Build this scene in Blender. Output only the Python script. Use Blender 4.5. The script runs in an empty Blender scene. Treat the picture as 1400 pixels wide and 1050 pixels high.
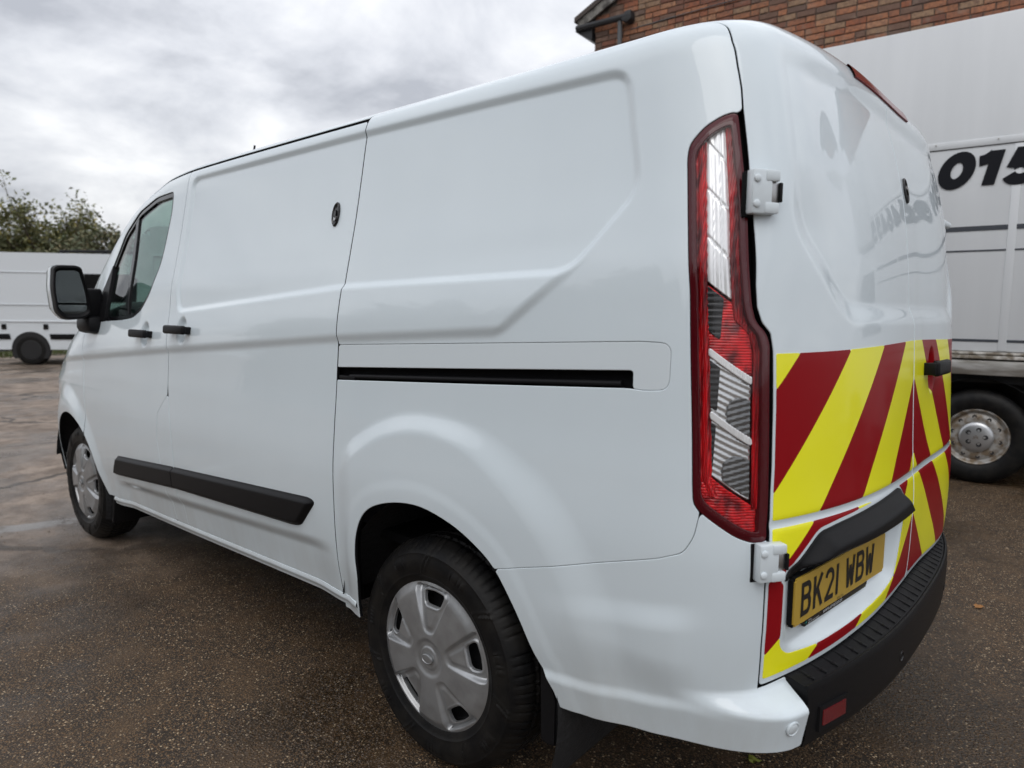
import bpy, bmesh, math, random
import numpy as np
from mathutils import Vector, Matrix
R = math.radians
sc = bpy.context.scene
COL = sc.collection

# ------------------------------------------------------------------ camera
CAM = (-0.3915, 2.2029, 1.3294)
yaw, pitch, roll = -0.8539, -0.1078, 0.0102
d = Vector((math.cos(pitch)*math.cos(yaw), math.cos(pitch)*math.sin(yaw), math.sin(pitch)))
r0 = d.cross(Vector((0, 0, 1))).normalized(); u0 = r0.cross(d)
rr = r0*math.cos(roll)+u0*math.sin(roll); uu = -r0*math.sin(roll)+u0*math.cos(roll)
cam_d = bpy.data.cameras.new('camera'); cam = bpy.data.objects.new('camera', cam_d); COL.objects.link(cam)
M = Matrix((rr, uu, -d)).transposed().to_4x4(); M.translation = CAM
cam.matrix_world = M
cam_d.sensor_width = 36; cam_d.lens = 928.4/1400*36
cam_d.clip_start = .05; cam_d.clip_end = 2000
cam_d.dof.use_dof = True; cam_d.dof.focus_distance = 1.95; cam_d.dof.aperture_fstop = 3.6
sc.camera = cam

# ------------------------------------------------------------------ world : overcast sky
SUN_EL, SUN_AZ = 52, 118           # azimuth measured from +x towards +y
W = bpy.data.worlds.new('World'); sc.world = W; W.use_nodes = True
nt = W.node_tree; nt.nodes.clear(); N = nt.nodes.new; L = nt.links.new
out = N('ShaderNodeOutputWorld'); bg = N('ShaderNodeBackground'); L(bg.outputs[0], out.inputs[0])
sky = N('ShaderNodeTexSky'); sky.sky_type = 'NISHITA'; sky.sun_disc = False
sky.sun_elevation = R(SUN_EL); sky.sun_rotation = R(90-SUN_AZ); sky.air_density = 1.5; sky.dust_density = 3
tc = N('ShaderNodeTexCoord'); sep = N('ShaderNodeSeparateXYZ'); L(tc.outputs['Generated'], sep.inputs[0])
# project the direction on a cloud deck: xy / (z + .12)
zz = N('ShaderNodeMath'); zz.operation = 'MAXIMUM'; L(sep.outputs[2], zz.inputs[0]); zz.inputs[1].default_value = 0.0
za = N('ShaderNodeMath'); za.operation = 'ADD'; L(zz.outputs[0], za.inputs[0]); za.inputs[1].default_value = .34
dv = N('ShaderNodeVectorMath'); dv.operation = 'DIVIDE'; cz = N('ShaderNodeCombineXYZ')
for i in range(3): L(za.outputs[0], cz.inputs[i])
L(tc.outputs['Generated'], dv.inputs[0]); L(cz.outputs[0], dv.inputs[1])
n1 = N('ShaderNodeTexNoise'); n1.inputs['Scale'].default_value = 2.6; n1.inputs['Detail'].default_value = 7; n1.inputs['Roughness'].default_value = .56; n1.inputs['Distortion'].default_value = .25
L(dv.outputs[0], n1.inputs['Vector'])
cr = N('ShaderNodeValToRGB'); L(n1.outputs[0], cr.inputs[0])
e = cr.color_ramp.elements; e[0].position = .32; e[0].color = (.44, .455, .50, 1); e[1].position = .65; e[1].color = (.93, .935, .955, 1)
k = cr.color_ramp.elements.new(.47); k.color = (.67, .685, .73, 1)
# overcast luminance (brighter towards the zenith)
mr = N('ShaderNodeMapRange'); L(zz.outputs[0], mr.inputs[0]); mr.inputs[3].default_value = .80; mr.inputs[4].default_value = 1.35
mg = N('ShaderNodeVectorMath'); mg.operation = 'SCALE'; L(cr.outputs[0], mg.inputs[0]); L(mr.outputs[0], mg.inputs['Scale'])
sk = N('ShaderNodeVectorMath'); sk.operation = 'SCALE'; L(sky.outputs[0], sk.inputs[0]); sk.inputs['Scale'].default_value = .10
mx = N('ShaderNodeMix'); mx.data_type = 'RGBA'; mx.inputs[0].default_value = .90
L(sk.outputs[0], mx.inputs[6]); L(mg.outputs[0], mx.inputs[7]); L(mx.outputs[2], bg.inputs[0]); bg.inputs[1].default_value = 1.0

sd = bpy.data.lights.new('sun', 'SUN'); sd.energy = .5; sd.angle = R(40); sd.color = (1, .98, .95)
so = bpy.data.objects.new('sun', sd); COL.objects.link(so)
sv = Vector((math.cos(R(SUN_EL))*math.cos(R(SUN_AZ)), math.cos(R(SUN_EL))*math.sin(R(SUN_AZ)), math.sin(R(SUN_EL))))
so.rotation_euler = sv.to_track_quat('Z', 'Y').to_euler(); so.location = sv*60
vs = sc.view_settings; vs.view_transform = 'Standard'; vs.look = 'None'; vs.exposure = 0.36; vs.gamma = 1; vs.use_curve_mapping = False
sc.cycles.use_denoising = True; sc.cycles.max_bounces = 6; sc.cycles.diffuse_bounces = 3; sc.cycles.glossy_bounces = 4; sc.cycles.transparent_max_bounces = 10; sc.cycles.use_adaptive_sampling = True; sc.cycles.adaptive_threshold = .02
sc.cycles.sample_clamp_indirect = 6

# ------------------------------------------------------------------ materials
MAT = {}
def mat(name, col, rough=.5, metal=0, coat=0, coat_r=.03, spec=.5, **kw):
    m = bpy.data.materials.new(name); m.use_nodes = True; b = m.node_tree.nodes['Principled BSDF']
    b.inputs['Base Color'].default_value = (*col, 1); b.inputs['Roughness'].default_value = rough
    b.inputs['Metallic'].default_value = metal; b.inputs['Coat Weight'].default_value = coat
    b.inputs['Coat Roughness'].default_value = coat_r; b.inputs['Specular IOR Level'].default_value = spec
    MAT[name] = m; return m
def nodes(m):
    t = m.node_tree; return t, t.nodes.new, t.links.new, t.nodes['Principled BSDF']
def noise_mix(m, c1, c2, scale, detail=5, lo=.4, hi=.6, stretch=None, rough=None):
    """vary the base colour (and roughness) between two values with object-space noise"""
    t, N, L, b = nodes(m)
    tc = N('ShaderNodeTexCoord'); v = tc.outputs['Object']
    if stretch:
        mp = N('ShaderNodeMapping'); mp.inputs['Scale'].default_value = stretch; L(v, mp.inputs[0]); v = mp.outputs[0]
    n = N('ShaderNodeTexNoise'); n.inputs['Scale'].default_value = scale; n.inputs['Detail'].default_value = detail; L(v, n.inputs['Vector'])
    r = N('ShaderNodeMapRange'); L(n.outputs[0], r.inputs[0]); r.inputs[1].default_value = lo; r.inputs[2].default_value = hi
    x = N('ShaderNodeMix'); x.data_type = 'RGBA'; L(r.outputs[0], x.inputs[0]); x.inputs[6].default_value = (*c1, 1); x.inputs[7].default_value = (*c2, 1)
    L(x.outputs[2], b.inputs['Base Color'])
    if rough:
        q = N('ShaderNodeMapRange'); L(n.outputs[0], q.inputs[0]); q.inputs[1].default_value = lo; q.inputs[2].default_value = hi
        q.inputs[3].default_value, q.inputs[4].default_value = rough; L(q.outputs[0], b.inputs['Roughness'])
    return n
def bump_noise(m, scale, strength, dist=.01, detail=3, stretch=None):
    t, N, L, b = nodes(m); tc = N('ShaderNodeTexCoord'); v = tc.outputs['Object']
    if stretch:
        mp = N('ShaderNodeMapping'); mp.inputs['Scale'].default_value = stretch; L(v, mp.inputs[0]); v = mp.outputs[0]
    n = N('ShaderNodeTexNoise'); n.inputs['Scale'].default_value = scale; n.inputs['Detail'].default_value = detail; L(v, n.inputs['Vector'])
    bp = N('ShaderNodeBump'); bp.inputs['Strength'].default_value = strength; bp.inputs['Distance'].default_value = dist
    L(n.outputs[0], bp.inputs['Height']); L(bp.outputs[0], b.inputs['Normal'])
def glass(name, tint, ior=1.5, rough=0.0):
    m = bpy.data.materials.new(name); m.use_nodes = True; t = m.node_tree; t.nodes.clear(); N = t.nodes.new; L = t.links.new
    o = N('ShaderNodeOutputMaterial'); mx = N('ShaderNodeMixShader'); tr = N('ShaderNodeBsdfTransparent'); gl = N('ShaderNodeBsdfGlossy'); lw = N('ShaderNodeLayerWeight'); lw.inputs[0].default_value = .5; pw = N('ShaderNodeMath'); pw.operation = 'POWER'; pw.inputs[1].default_value = 5; fr = N('ShaderNodeMath'); fr.operation = 'MULTIPLY_ADD'
    tr.inputs[0].default_value = (*tint, 1); gl.inputs['Roughness'].default_value = rough; f0 = ((ior-1)/(ior+1))**2*1.6; L(lw.outputs['Facing'], pw.inputs[0]); L(pw.outputs[0], fr.inputs[0]); fr.inputs[1].default_value = 1-f0; fr.inputs[2].default_value = f0
    L(fr.outputs[0], mx.inputs[0]); L(tr.outputs[0], mx.inputs[1]); L(gl.outputs[0], mx.inputs[2]); L(mx.outputs[0], o.inputs[0])
    MAT[name] = m; return m

m = mat('white_paint', (.72, .79, .815), .40, coat=1, coat_r=.015)
noise_mix(m, (.675, .755, .800), (.707, .788, .832), 2.2, 6, .3, .7, stretch=(1, 1, .35))
t_, N_, L_2, b_ = nodes(m); tc_ = N_('ShaderNodeTexCoord'); nz_ = N_('ShaderNodeTexNoise'); nz_.inputs['Scale'].default_value = 3.5; nz_.inputs['Detail'].default_value = 2; L_2(tc_.outputs['Object'], nz_.inputs['Vector'])
bp_ = N_('ShaderNodeBump'); bp_.inputs['Strength'].default_value = .015; bp_.inputs['Distance'].default_value = .05; L_2(nz_.outputs[0], bp_.inputs['Height']); L_2(bp_.outputs[0], b_.inputs['Coat Normal'])
nf_ = N_('ShaderNodeTexNoise'); nf_.inputs['Scale'].default_value = 5; nf_.inputs['Detail'].default_value = 8; nf_.inputs['Roughness'].default_value = .65; mpf = N_('ShaderNodeMapping'); mpf.inputs['Scale'].default_value = (1, 1, .22); L_2(tc_.outputs['Object'], mpf.inputs[0]); L_2(mpf.outputs[0], nf_.inputs['Vector'])
rf_ = N_('ShaderNodeMapRange'); L_2(nf_.outputs[0], rf_.inputs[0]); rf_.inputs[1].default_value = .42; rf_.inputs[2].default_value = .70; rf_.inputs[3].default_value = .008; rf_.inputs[4].default_value = .10; L_2(rf_.outputs[0], b_.inputs['Coat Roughness'])
# road film on the lower body
sz_ = N_('ShaderNodeSeparateXYZ'); L_2(tc_.outputs['Object'], sz_.inputs[0]); mz_ = N_('ShaderNodeMapRange'); mz_.interpolation_type = 'SMOOTHSTEP'; L_2(sz_.outputs[2], mz_.inputs[0]); mz_.inputs[1].default_value = .75; mz_.inputs[2].default_value = .30; mz_.inputs[4].default_value = .34
fm_ = N_('ShaderNodeMath'); fm_.operation = 'MULTIPLY'; L_2(mz_.outputs[0], fm_.inputs[0]); rq_ = N_('ShaderNodeMapRange'); L_2(nf_.outputs[0], rq_.inputs[0]); rq_.inputs[1].default_value = .35; rq_.inputs[2].default_value = .65; L_2(rq_.outputs[0], fm_.inputs[1])
src_ = b_.inputs['Base Color'].links[0].from_socket; mf_ = N_('ShaderNodeMix'); mf_.data_type = 'RGBA'; L_2(fm_.outputs[0], mf_.inputs[0]); L_2(src_, mf_.inputs[6]); mf_.inputs[7].default_value = (.36, .33, .28, 1); L_2(mf_.outputs[2], b_.inputs['Base Color'])
m = mat('white_plastic', (.68, .745, .78), .32, coat=.4)
m = mat('black_plastic', (.008, .008, .009), .45, spec=.16); bump_noise(m, 900, .25, .001, 2); 
m = mat('black_gloss', (.006, .006, .007), .14, coat=.2)
m = mat('gap_black', (.006, .006, .007), .8, spec=.15)
m = mat('rubber', (.012, .012, .013), .5, spec=.2); noise_mix(m, (.006, .006, .0065), (.013, .012, .011), 14, 6); bump_noise(m, 220, .25, .001, 3)
m = mat('trim_silver', (.35, .36, .37), .36, metal=.6, coat=.2, coat_r=.2); noise_mix(m, (.29, .295, .30), (.37, .38, .39), 16, 8, .35, .62)
m = mat('bare_metal', (.45, .45, .45), .35, metal=1)
m = mat('chrome', (.85, .86, .87), .1, metal=1)
m = mat('yellow_sheet', (.93, .90, .012), .35, coat=.5, coat_r=.08, spec=.3)
m = mat('red_sheet', (.27, .005, .009), .3, coat=.10, coat_r=.04, spec=.08)
m = mat('plate_yellow', (.50, .325, .042), .33, coat=.3)
m = mat('ink', (.006, .006, .007), .4)
m = mat('lens_dark', (.075, .003, .007), .12, coat=.15, coat_r=.02, spec=.3)
m = mat('lens_red', (.78, .008, .014), .15, spec=.35)
m = mat('lens_red_deep', (.48, .005, .010), .12, spec=.35)
m = mat('lamp_chrome', (.88, .89, .90), .2, metal=.35)
m = mat('lamp_grey', (.62, .63, .64), .2, metal=.85)
m = mat('lamp_mid', (.20, .205, .21), .18, metal=.85)
m = mat('lamp_black', (.03, .03, .032), .2, metal=.3)
def lens_pattern(name, dark, bright, scale, stretch, lo=.35, hi=.65, wave=None):
    m = MAT[name]; noise_mix(m, dark, bright, scale, 4, lo, hi, stretch)
    if wave:
        t, N, L, b = nodes(m); tc = N('ShaderNodeTexCoord'); wv = N('ShaderNodeTexWave'); wv.bands_direction = wave[0]; wv.inputs['Scale'].default_value = wave[1]; wv.inputs['Distortion'].default_value = .4
        L(tc.outputs['Object'], wv.inputs['Vector']); src = b.inputs['Base Color'].links[0].from_socket
        mxx = N('ShaderNodeMix'); mxx.data_type = 'RGBA'; mxx.blend_type = 'MULTIPLY'; mxx.inputs[0].default_value = wave[2]; L(src, mxx.inputs[6]); L(wv.outputs['Color'], mxx.inputs[7]); L(mxx.outputs[2], b.inputs['Base Color'])
        bp = N('ShaderNodeBump'); bp.inputs['Strength'].default_value = .4; bp.inputs['Distance'].default_value = .002; L(wv.outputs['Fac'], bp.inputs['Height']); L(bp.outputs[0], b.inputs['Normal'])
lens_pattern('lens_red', (.16, .002, .006), (.92, .014, .020), 34, (1, 1, .8), .36, .60, ('Z', 55, .45))
lens_pattern('lens_red_deep', (.10, .002, .005), (.60, .006, .012), 60, (1, 1, .12), .36, .62, ('X', 70, .4))
mat('guide_red', (.5, .005, .01), .15, spec=.35); lens_pattern('guide_red', (.13, .002, .006), (.74, .008, .014), 70, (1, 1, .06), .38, .60, ('X', 80, .5))
m = mat('brake_red', (.20, .006, .010), .14, spec=.5)
m = mat('reflector_red', (.13, .006, .010), .2, coat=.3)
glass('clear_cover', (1, 1, 1), 1.28)
glass('window_glass', (.50, .64, .59), 1.8)
glass('mirror_glass', (.4, .45, .45), 1.5)
m = mat('mirror', (.13, .15, .155), .02, metal=1)
m = mat('seat_cloth', (.035, .036, .040), .9)
m = mat('cab_plastic', (.05, .052, .055), .6)

# ------------------------------------------------------------------ object helpers
def tag(o, label=None, cat=None, group=None, kind=None):
    for k_, v_ in (('label', label), ('category', cat), ('group', group), ('kind', kind)):
        if v_: o[k_] = v_
    return o
def empty(name, loc=(0, 0, 0), rz=0, parent=None):
    o = bpy.data.objects.new(name, None); COL.objects.link(o); o.location = loc; o.rotation_euler = (0, 0, rz)
    o.empty_display_size = .2
    if parent: o.parent = parent
    return o
def link(name, me, m, parent=None):
    if m and not me.materials: me.materials.append(MAT[m] if isinstance(m, str) else m)
    o = bpy.data.objects.new(name, me); COL.objects.link(o)
    if parent: o.parent = parent
    return o
def raw(name, V, F, m, parent=None, smooth=False):
    me = bpy.data.meshes.new(name); me.from_pydata([tuple(v) for v in V], [], [tuple(f) for f in F]); me.update()
    if smooth: me.polygons.foreach_set('use_smooth', [True]*len(me.polygons))
    return link(name, me, m, parent)
def from_bm(name, bm, m, parent=None, smooth=False, sharp=None):
    bmesh.ops.recalc_face_normals(bm, faces=bm.faces[:])
    me = bpy.data.meshes.new(name); bm.to_mesh(me); bm.free()
    if smooth:
        me.polygons.foreach_set('use_smooth', [True]*len(me.polygons))
        if sharp is not None: me.set_sharp_from_angle(angle=R(sharp))
    return link(name, me, m, parent)
def add_box(bm, c, s, rot=None, bevel=0, seg=2):
    r = bmesh.ops.create_cube(bm, size=1)
    vs_ = r['verts']; M_ = Matrix.Translation(c) @ (rot.to_4x4() if rot else Matrix.Identity(4)) @ Matrix.Diagonal((*s, 1))
    bmesh.ops.transform(bm, matrix=M_, verts=vs_)
    if bevel:
        es = list({e_ for v_ in vs_ for e_ in v_.link_edges})
        bmesh.ops.bevel(bm, geom=es, offset=bevel, segments=seg, profile=.5, affect='EDGES')
def box(name, c, s, m, parent=None, bevel=0, rot=None, seg=2):
    bm = bmesh.new(); add_box(bm, c, s, rot, bevel, seg)
    return from_bm(name, bm, m, parent, smooth=bevel > 0, sharp=40)
def add_tube(bm, pts, rad, n=10):
    pts = [Vector(p_) for p_ in pts]; rings = []
    for i, p_ in enumerate(pts):
        t = (pts[min(i+1, len(pts)-1)]-pts[max(i-1, 0)]).normalized()
        a = t.orthogonal().normalized() if i == 0 else (pa - t*pa.dot(t)).normalized()
        pa = a; b = t.cross(a); rd = rad[i] if isinstance(rad, (list, tuple)) else rad
        rings.append([bm.verts.new(p_+(a*math.cos(q)+b*math.sin(q))*rd) for q in [2*math.pi*j/n for j in range(n)]])
    for A, B in zip(rings, rings[1:]):
        for j in range(n): bm.faces.new((A[j], A[(j+1) % n], B[(j+1) % n], B[j]))
    bm.faces.new(rings[0][::-1]); bm.faces.new(rings[-1])
def tube(name, pts, rad, m, parent=None, n=10):
    bm = bmesh.new(); add_tube(bm, pts, rad, n); return from_bm(name, bm, m, parent, smooth=True, sharp=50)
def prism(name, poly, axis, lo, hi, m, parent=None, bevel=0, seg=2):
    """extrude a 2D polygon; axis 'y' -> poly is (x,z); 'x' -> (y,z); 'z' -> (x,y)"""
    bm = bmesh.new()
    f = {'y': lambda a, b, c: (a, c, b), 'x': lambda a, b, c: (c, a, b), 'z': lambda a, b, c: (a, b, c)}[axis]
    A = [bm.verts.new(f(a, b, lo)) for a, b in poly]; B = [bm.verts.new(f(a, b, hi)) for a, b in poly]; n = len(poly)
    bm.faces.new(A); bm.faces.new(B[::-1])
    for i in range(n): bm.faces.new((A[i], A[(i+1) % n], B[(i+1) % n], B[i]))
    if bevel: bmesh.ops.bevel(bm, geom=bm.edges[:], offset=bevel, segments=seg, profile=.5, affect='EDGES')
    return from_bm(name, bm, m, parent, smooth=bevel > 0, sharp=40)
def lathe(name, prof, m, parent=None, n=64, c=(0, 0, 0), disp=None, closed=False):
    """profile [(radius, y)] turned about the y axis"""
    prof = np.array(prof, float); th = np.linspace(0, 2*np.pi, n, endpoint=False); k_ = len(prof)
    rr_ = np.repeat(prof[None, :, 0], n, 0); yy_ = np.repeat(prof[None, :, 1], n, 0); tt = np.repeat(th[:, None], k_, 1)
    if disp is not None: rr_, yy_ = disp(tt, rr_, yy_, np.arange(k_)[None, :].repeat(n, 0))
    V = np.stack([c[0]+rr_*np.cos(tt), c[1]+yy_, c[2]+rr_*np.sin(tt)], -1).reshape(-1, 3)
    I = np.arange(n*k_).reshape(n, k_); J = np.roll(I, -1, 0); kk = k_ if closed else k_-1
    F = np.stack([I[:, :-1], I[:, 1:], J[:, 1:], J[:, :-1]], -1).reshape(-1, 4)
    me = np_mesh(name, V, F); me.polygons.foreach_set('use_smooth', [True]*len(me.polygons)); me.set_sharp_from_angle(angle=R(35))
    return link(name, me, m, parent)
def np_mesh(name, V, F):
    V = np.ascontiguousarray(V, np.float32); F = np.ascontiguousarray(F, np.int32)
    me = bpy.data.meshes.new(name); me.vertices.add(len(V)); me.vertices.foreach_set('co', V.ravel())
    k_ = F.shape[1]; me.loops.add(F.size); me.loops.foreach_set('vertex_index', F.ravel())
    me.polygons.add(len(F)); me.polygons.foreach_set('loop_start', np.arange(0, F.size, k_, dtype=np.int32))
    me.update(calc_edges=True); me.validate(); return me
def copy_tree(o, parent=None):
    c = o.copy(); COL.objects.link(c)
    if parent is not None: c.parent = parent
    for ch in list(o.children): copy_tree(ch, c)
    return c
def stroke(bm, pts, w, f, closed=False):
    """mitred flat ribbon along 2D points, mapped to 3D by f(a, b)"""
    P = [Vector(p_) for p_ in pts]; n = len(P); Lf, Rt = [], []
    for i in range(n):
        a = P[i-1] if (i or closed) else None; b = P[(i+1) % n] if (i < n-1 or closed) else None
        d1 = (P[i]-a).normalized() if a is not None else (b-P[i]).normalized(); d2 = (b-P[i]).normalized() if b is not None else d1
        n1_ = Vector((-d1.y, d1.x)); n2_ = Vector((-d2.y, d2.x)); mm = (n1_+n2_).normalized(); k_ = w/2/max(.35, mm.dot(n1_))
        Lf.append(bm.verts.new(f(*(P[i]+mm*k_)))); Rt.append(bm.verts.new(f(*(P[i]-mm*k_))))
    for i in range(n if closed else n-1):
        j = (i+1) % n; bm.faces.new((Rt[i], Rt[j], Lf[j], Lf[i]))
def arc(cx, cy, rx, ry, a0, a1, n=14):
    return [(cx+rx*math.cos(R(a0+(a1-a0)*i/n)), cy+ry*math.sin(R(a0+(a1-a0)*i/n))) for i in range(n+1)]
# ------------------------------------------------------------------ van body surface (metres; x forward from the rear, y to the near side, z up)
def lerp_tab(x,tab):
    t=np.asarray(tab); return np.interp(x,t[:,0],t[:,1])
def pchip(x,tab):
    # monotone-ish cubic (catmull-rom hermite, limited)
    t=np.asarray(tab,float); X=t[:,0]; Y=t[:,1]; n=len(X)
    h=np.diff(X); dl=np.diff(Y)/h; m=np.zeros(n)
    for i in range(1,n-1):
        if dl[i-1]*dl[i]>0:
            w1=2*h[i]+h[i-1]; w2=h[i]+2*h[i-1]; m[i]=(w1+w2)/(w1/dl[i-1]+w2/dl[i])
    m[0]=dl[0]; m[-1]=dl[-1]
    x=np.clip(x,X[0],X[-1]); i=np.clip(np.searchsorted(X,x,side='right')-1,0,n-2)
    s=(x-X[i])/h[i]
    return (1+2*s)*(1-s)**2*Y[i]+s*(1-s)**2*h[i]*m[i]+s*s*(3-2*s)*Y[i+1]+s*s*(s-1)*h[i]*m[i+1]
def sst(a,b,x):
    t=np.clip((x-a)/(b-a),0,1); return t*t*(3-2*t)
# vertical profile : parameter v (arclength-like) -> z, half width, rear offset
PROF=np.array([ # z , half width, rear offset dr
 (0.26,.925,.045),(0.30,.935,.040),(.36,.946,.034),(.42,.956,.028),(.54,.975,.010),(.69,.984,.001),(.80,.986,.000),(.97,.976,.012),(1.06,.968,.017),
 (1.20,.958,.024),(1.32,.947,.031),(1.40,.938,.036),(1.50,.917,.046),(1.61,.893,.062),(1.75,.867,.094),
 (1.84,.851,.122),(1.88,.842,.138),(1.91,.828,.155),(1.935,.800,.182),(1.952,.75,.215),(1.963,.65,.32),(1.972,.4,.57),(1.975,0.02,.95)])
_dl=np.hypot(np.hypot(np.diff(PROF[:,0]),np.diff(PROF[:,1])),0.3*np.diff(PROF[:,2])); VV=np.concatenate([[0],np.cumsum(_dl)])
TZ=np.stack([VV,PROF[:,0]],1); TW=np.stack([VV,PROF[:,1]],1); TR=np.stack([VV,PROF[:,2]],1)
VMAX=VV[-1]
def v_of_z(z): return np.interp(z,PROF[:,0],VV)
ZTOP=[(-.5,1.985),(.2,1.982),(.5,1.972),(.9,1.968),(1.5,1.968),(2.0,1.967),(2.6,1.962),(2.85,1.948),(3.05,1.908),(3.19,1.872),(3.34,1.818),(3.49,1.742),(3.64,1.655),(3.82,1.54),(4.0,1.41),(4.12,1.31),(4.2,1.22),(4.32,1.165),(4.5,1.11),(4.7,1.03),(4.9,.93),(5.2,.85)]
# plan : fraction of half width along x (side) ; front closes
PLAN=[(.1,.955),(.3,.970),(.6,.985),(.9,.996),(1.3,1.0),(2.0,1.006),(2.7,1.012),(3.4,1.010),(3.8,1.004),(4.0,.995),(4.15,.982),(4.3,.957),(4.45,.918),(4.6,.86),(4.72,.78),(4.8,.70),(4.86,.60)]
BOW=.114; X0=-.022
def body(u,v):
    """u: 0..1 rear half (centre->corner start), 1..2 corner, 2..3 side to front; negative u mirrors. returns x,y,z"""
    u=np.asarray(u,float); v=np.asarray(v,float); u,v=np.broadcast_arrays(u,v)
    s=np.where(u<0,-1.0,1.0); a=np.abs(u)
    z=pchip(v,TZ); w=pchip(v,TW); dr=pchip(v,TR)
    wr=w*.962                      # half width where the corner starts
    cy=np.minimum(.152,wr*.5); yA=wr-cy
    rx=lambda y: X0+dr+BOW*(np.abs(y)/.82)**3.0
    rsl=BOW*3.0/.82*(np.maximum(yA,1e-4)/.82)**2.0   # dx/dy at yA
    xA=rx(yA); xB=xA+.25
    yB=w*lerp_smooth(xB)
    ysl=w*(lerp_smooth(xB+.01)-lerp_smooth(xB-.01))/.02
    # control point: tangent intersection
    # A + t*(rsl,1), B + q*(1,ysl):  xA+t*rsl = xB+q ; yA+t = yB+q*ysl
    q=(xA-xB+rsl*(yB-yA))/(1-rsl*ysl); cx=xB+q; cyy=yB+q*ysl
    x=np.empty_like(z); y=np.empty_like(z)
    m=a<=1; yy=yA*a; x=np.where(m,rx(yy),0.0); y=np.where(m,yy,0.0)
    t=np.clip(a-1,0,1); wq=1.0
    den=(1-t)**2+2*wq*t*(1-t)+t*t
    q0,q1,q2,q3,q4=(1-t)**4,4*t*(1-t)**3,6*t*t*(1-t)**2,4*t**3*(1-t),t**4   # quartic with zero end curvature
    bx=q0*xA+q1*(.7*xA+.3*cx)+q2*cx+q3*(.7*xB+.3*cx)+q4*xB; by=q0*yA+q1*(.7*yA+.3*cyy)+q2*cyy+q3*(.7*yB+.3*cyy)+q4*yB
    m=(a>1)&(a<=2); x=np.where(m,bx,x); y=np.where(m,by,y)
    m=a>2; sx=xB+(4.86-xB)*np.clip(a-2,0,1); x=np.where(m,sx,x); y=np.where(m,w*lerp_smooth(sx),y)
    k=(pchip(x,ZTOP)-.9)/(1.955-.9)
    z=np.where(z>.9,.9+(z-.9)*k,z)
    x=x-.045*sst(.05,.85,-y*s)*(1-sst(.1,1.0,x))
    return x,y*s,z
_px=np.linspace(-.3,4.9,2601); 
_pf=pchip(_px,PLAN)
_pf=np.convolve(np.pad(_pf,40,mode='edge'),np.hanning(81)/np.hanning(81).sum(),'valid')
def lerp_smooth(x): return np.interp(x,_px,_pf)
# ------------------------------------------------------------------ 2D distance helpers
def sdp(px, pz, poly):
    """signed distance to a closed polygon (negative inside)"""
    P = np.asarray(poly, float); px = np.asarray(px, float); pz = np.asarray(pz, float)
    d2 = np.full(px.shape, 1e9); ins = np.zeros(px.shape, bool); n = len(P)
    for i in range(n):
        ax, az = P[i]; bx, bz = P[(i+1) % n]; ex, ez = bx-ax, bz-az
        t = np.clip(((px-ax)*ex+(pz-az)*ez)/(ex*ex+ez*ez+1e-12), 0, 1)
        d2 = np.minimum(d2, (px-ax-t*ex)**2+(pz-az-t*ez)**2)
        c = ((az > pz) != (bz > pz)); 
        with np.errstate(divide='ignore', invalid='ignore'):
            xi = ax+(pz-az)*ex/(ez if ez != 0 else 1e-12)
        ins ^= c & (px < xi)
    dd = np.sqrt(d2); return np.where(ins, -dd, dd)
def sdpb(px, pz, poly, mg=.2):
    """the same, but only worked out near the polygon (mg elsewhere)"""
    P = np.asarray(poly); lo, hi = P.min(0)-mg, P.max(0)+mg; o_ = np.full(np.shape(px), mg); k_ = (px > lo[0]) & (px < hi[0]) & (pz > lo[1]) & (pz < hi[1])
    if k_.any(): o_[k_] = np.minimum(sdp(px[k_], pz[k_], poly), mg)
    return o_
def rpoly(poly, r, n=5):
    """round the corners of a polygon"""
    out_ = []; m_ = len(poly)
    for i in range(m_):
        p_ = np.array(poly[i], float); a = np.array(poly[i-1], float)-p_; b = np.array(poly[(i+1) % m_], float)-p_
        la, lb = np.linalg.norm(a), np.linalg.norm(b); rr_ = min(r, la*.45, lb*.45); A = p_+a/la*rr_; B = p_+b/lb*rr_
        for j in range(n+1):
            t = j/n; out_.append(tuple((1-t)**2*A+2*t*(1-t)*p_+t*t*B))
    return out_
# ------------------------------------------------------------------ pressed shapes of the body
RECESS = rpoly([(2.612, 1.884), (1.43, 1.888), (.462, 1.880), (.402, 1.62), (.415, 1.575), (.556, 1.413), (1.415, 1.392), (2.572, 1.305), (2.60, 1.40)], .055)
ARCH_R = [(1.322, .15), (1.322, .37), (1.300, .50), (1.300, .572), (1.287, .644), (1.255, .708), (1.198, .753), (1.096, .785), (.986, .794), (.871, .772), (.785, .735), (.718, .687), (.655, .6), (.600, .5), (.528, .385), (.50, .15)]
def spl(P, k=4):
    P = [np.array(q, float) for q in P]; o_ = []
    for i in range(len(P)-1):
        a, b, c, d_ = P[max(i-1, 0)], P[i], P[i+1], P[min(i+2, len(P)-1)]
        for j in range(k):
            t = j/k; o_.append(tuple(.5*((2*b)+(c-a)*t+(2*a-5*b+4*c-d_)*t*t+(3*b-a-3*c+d_)*t**3)))
    return o_+[tuple(P[-1])]
ARCH_R = spl(ARCH_R)
FLARE_R = rpoly([(1.44, .5), (1.42, .72), (1.339, .85), (1.2, .94), (1.06, .982), (.94, .985), (.829, .96), (.679, .865), (.585, .775), (.50, .64), (.45, .48), (.44, .1), (1.44, .1)], .12)
ARCH_F = [(3.945+.398*math.cos(R(q)), .345+.398*math.sin(R(q))) for q in range(-20, 172, 8)]+[(3.50, .33), (3.42, .20), (4.3, .1)]
CREASE = [(.6, 1.288), (.805, 1.277), (1.449, 1.239), (2.644, 1.148), (3.678, 1.064), (4.6, .99)]
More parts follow.
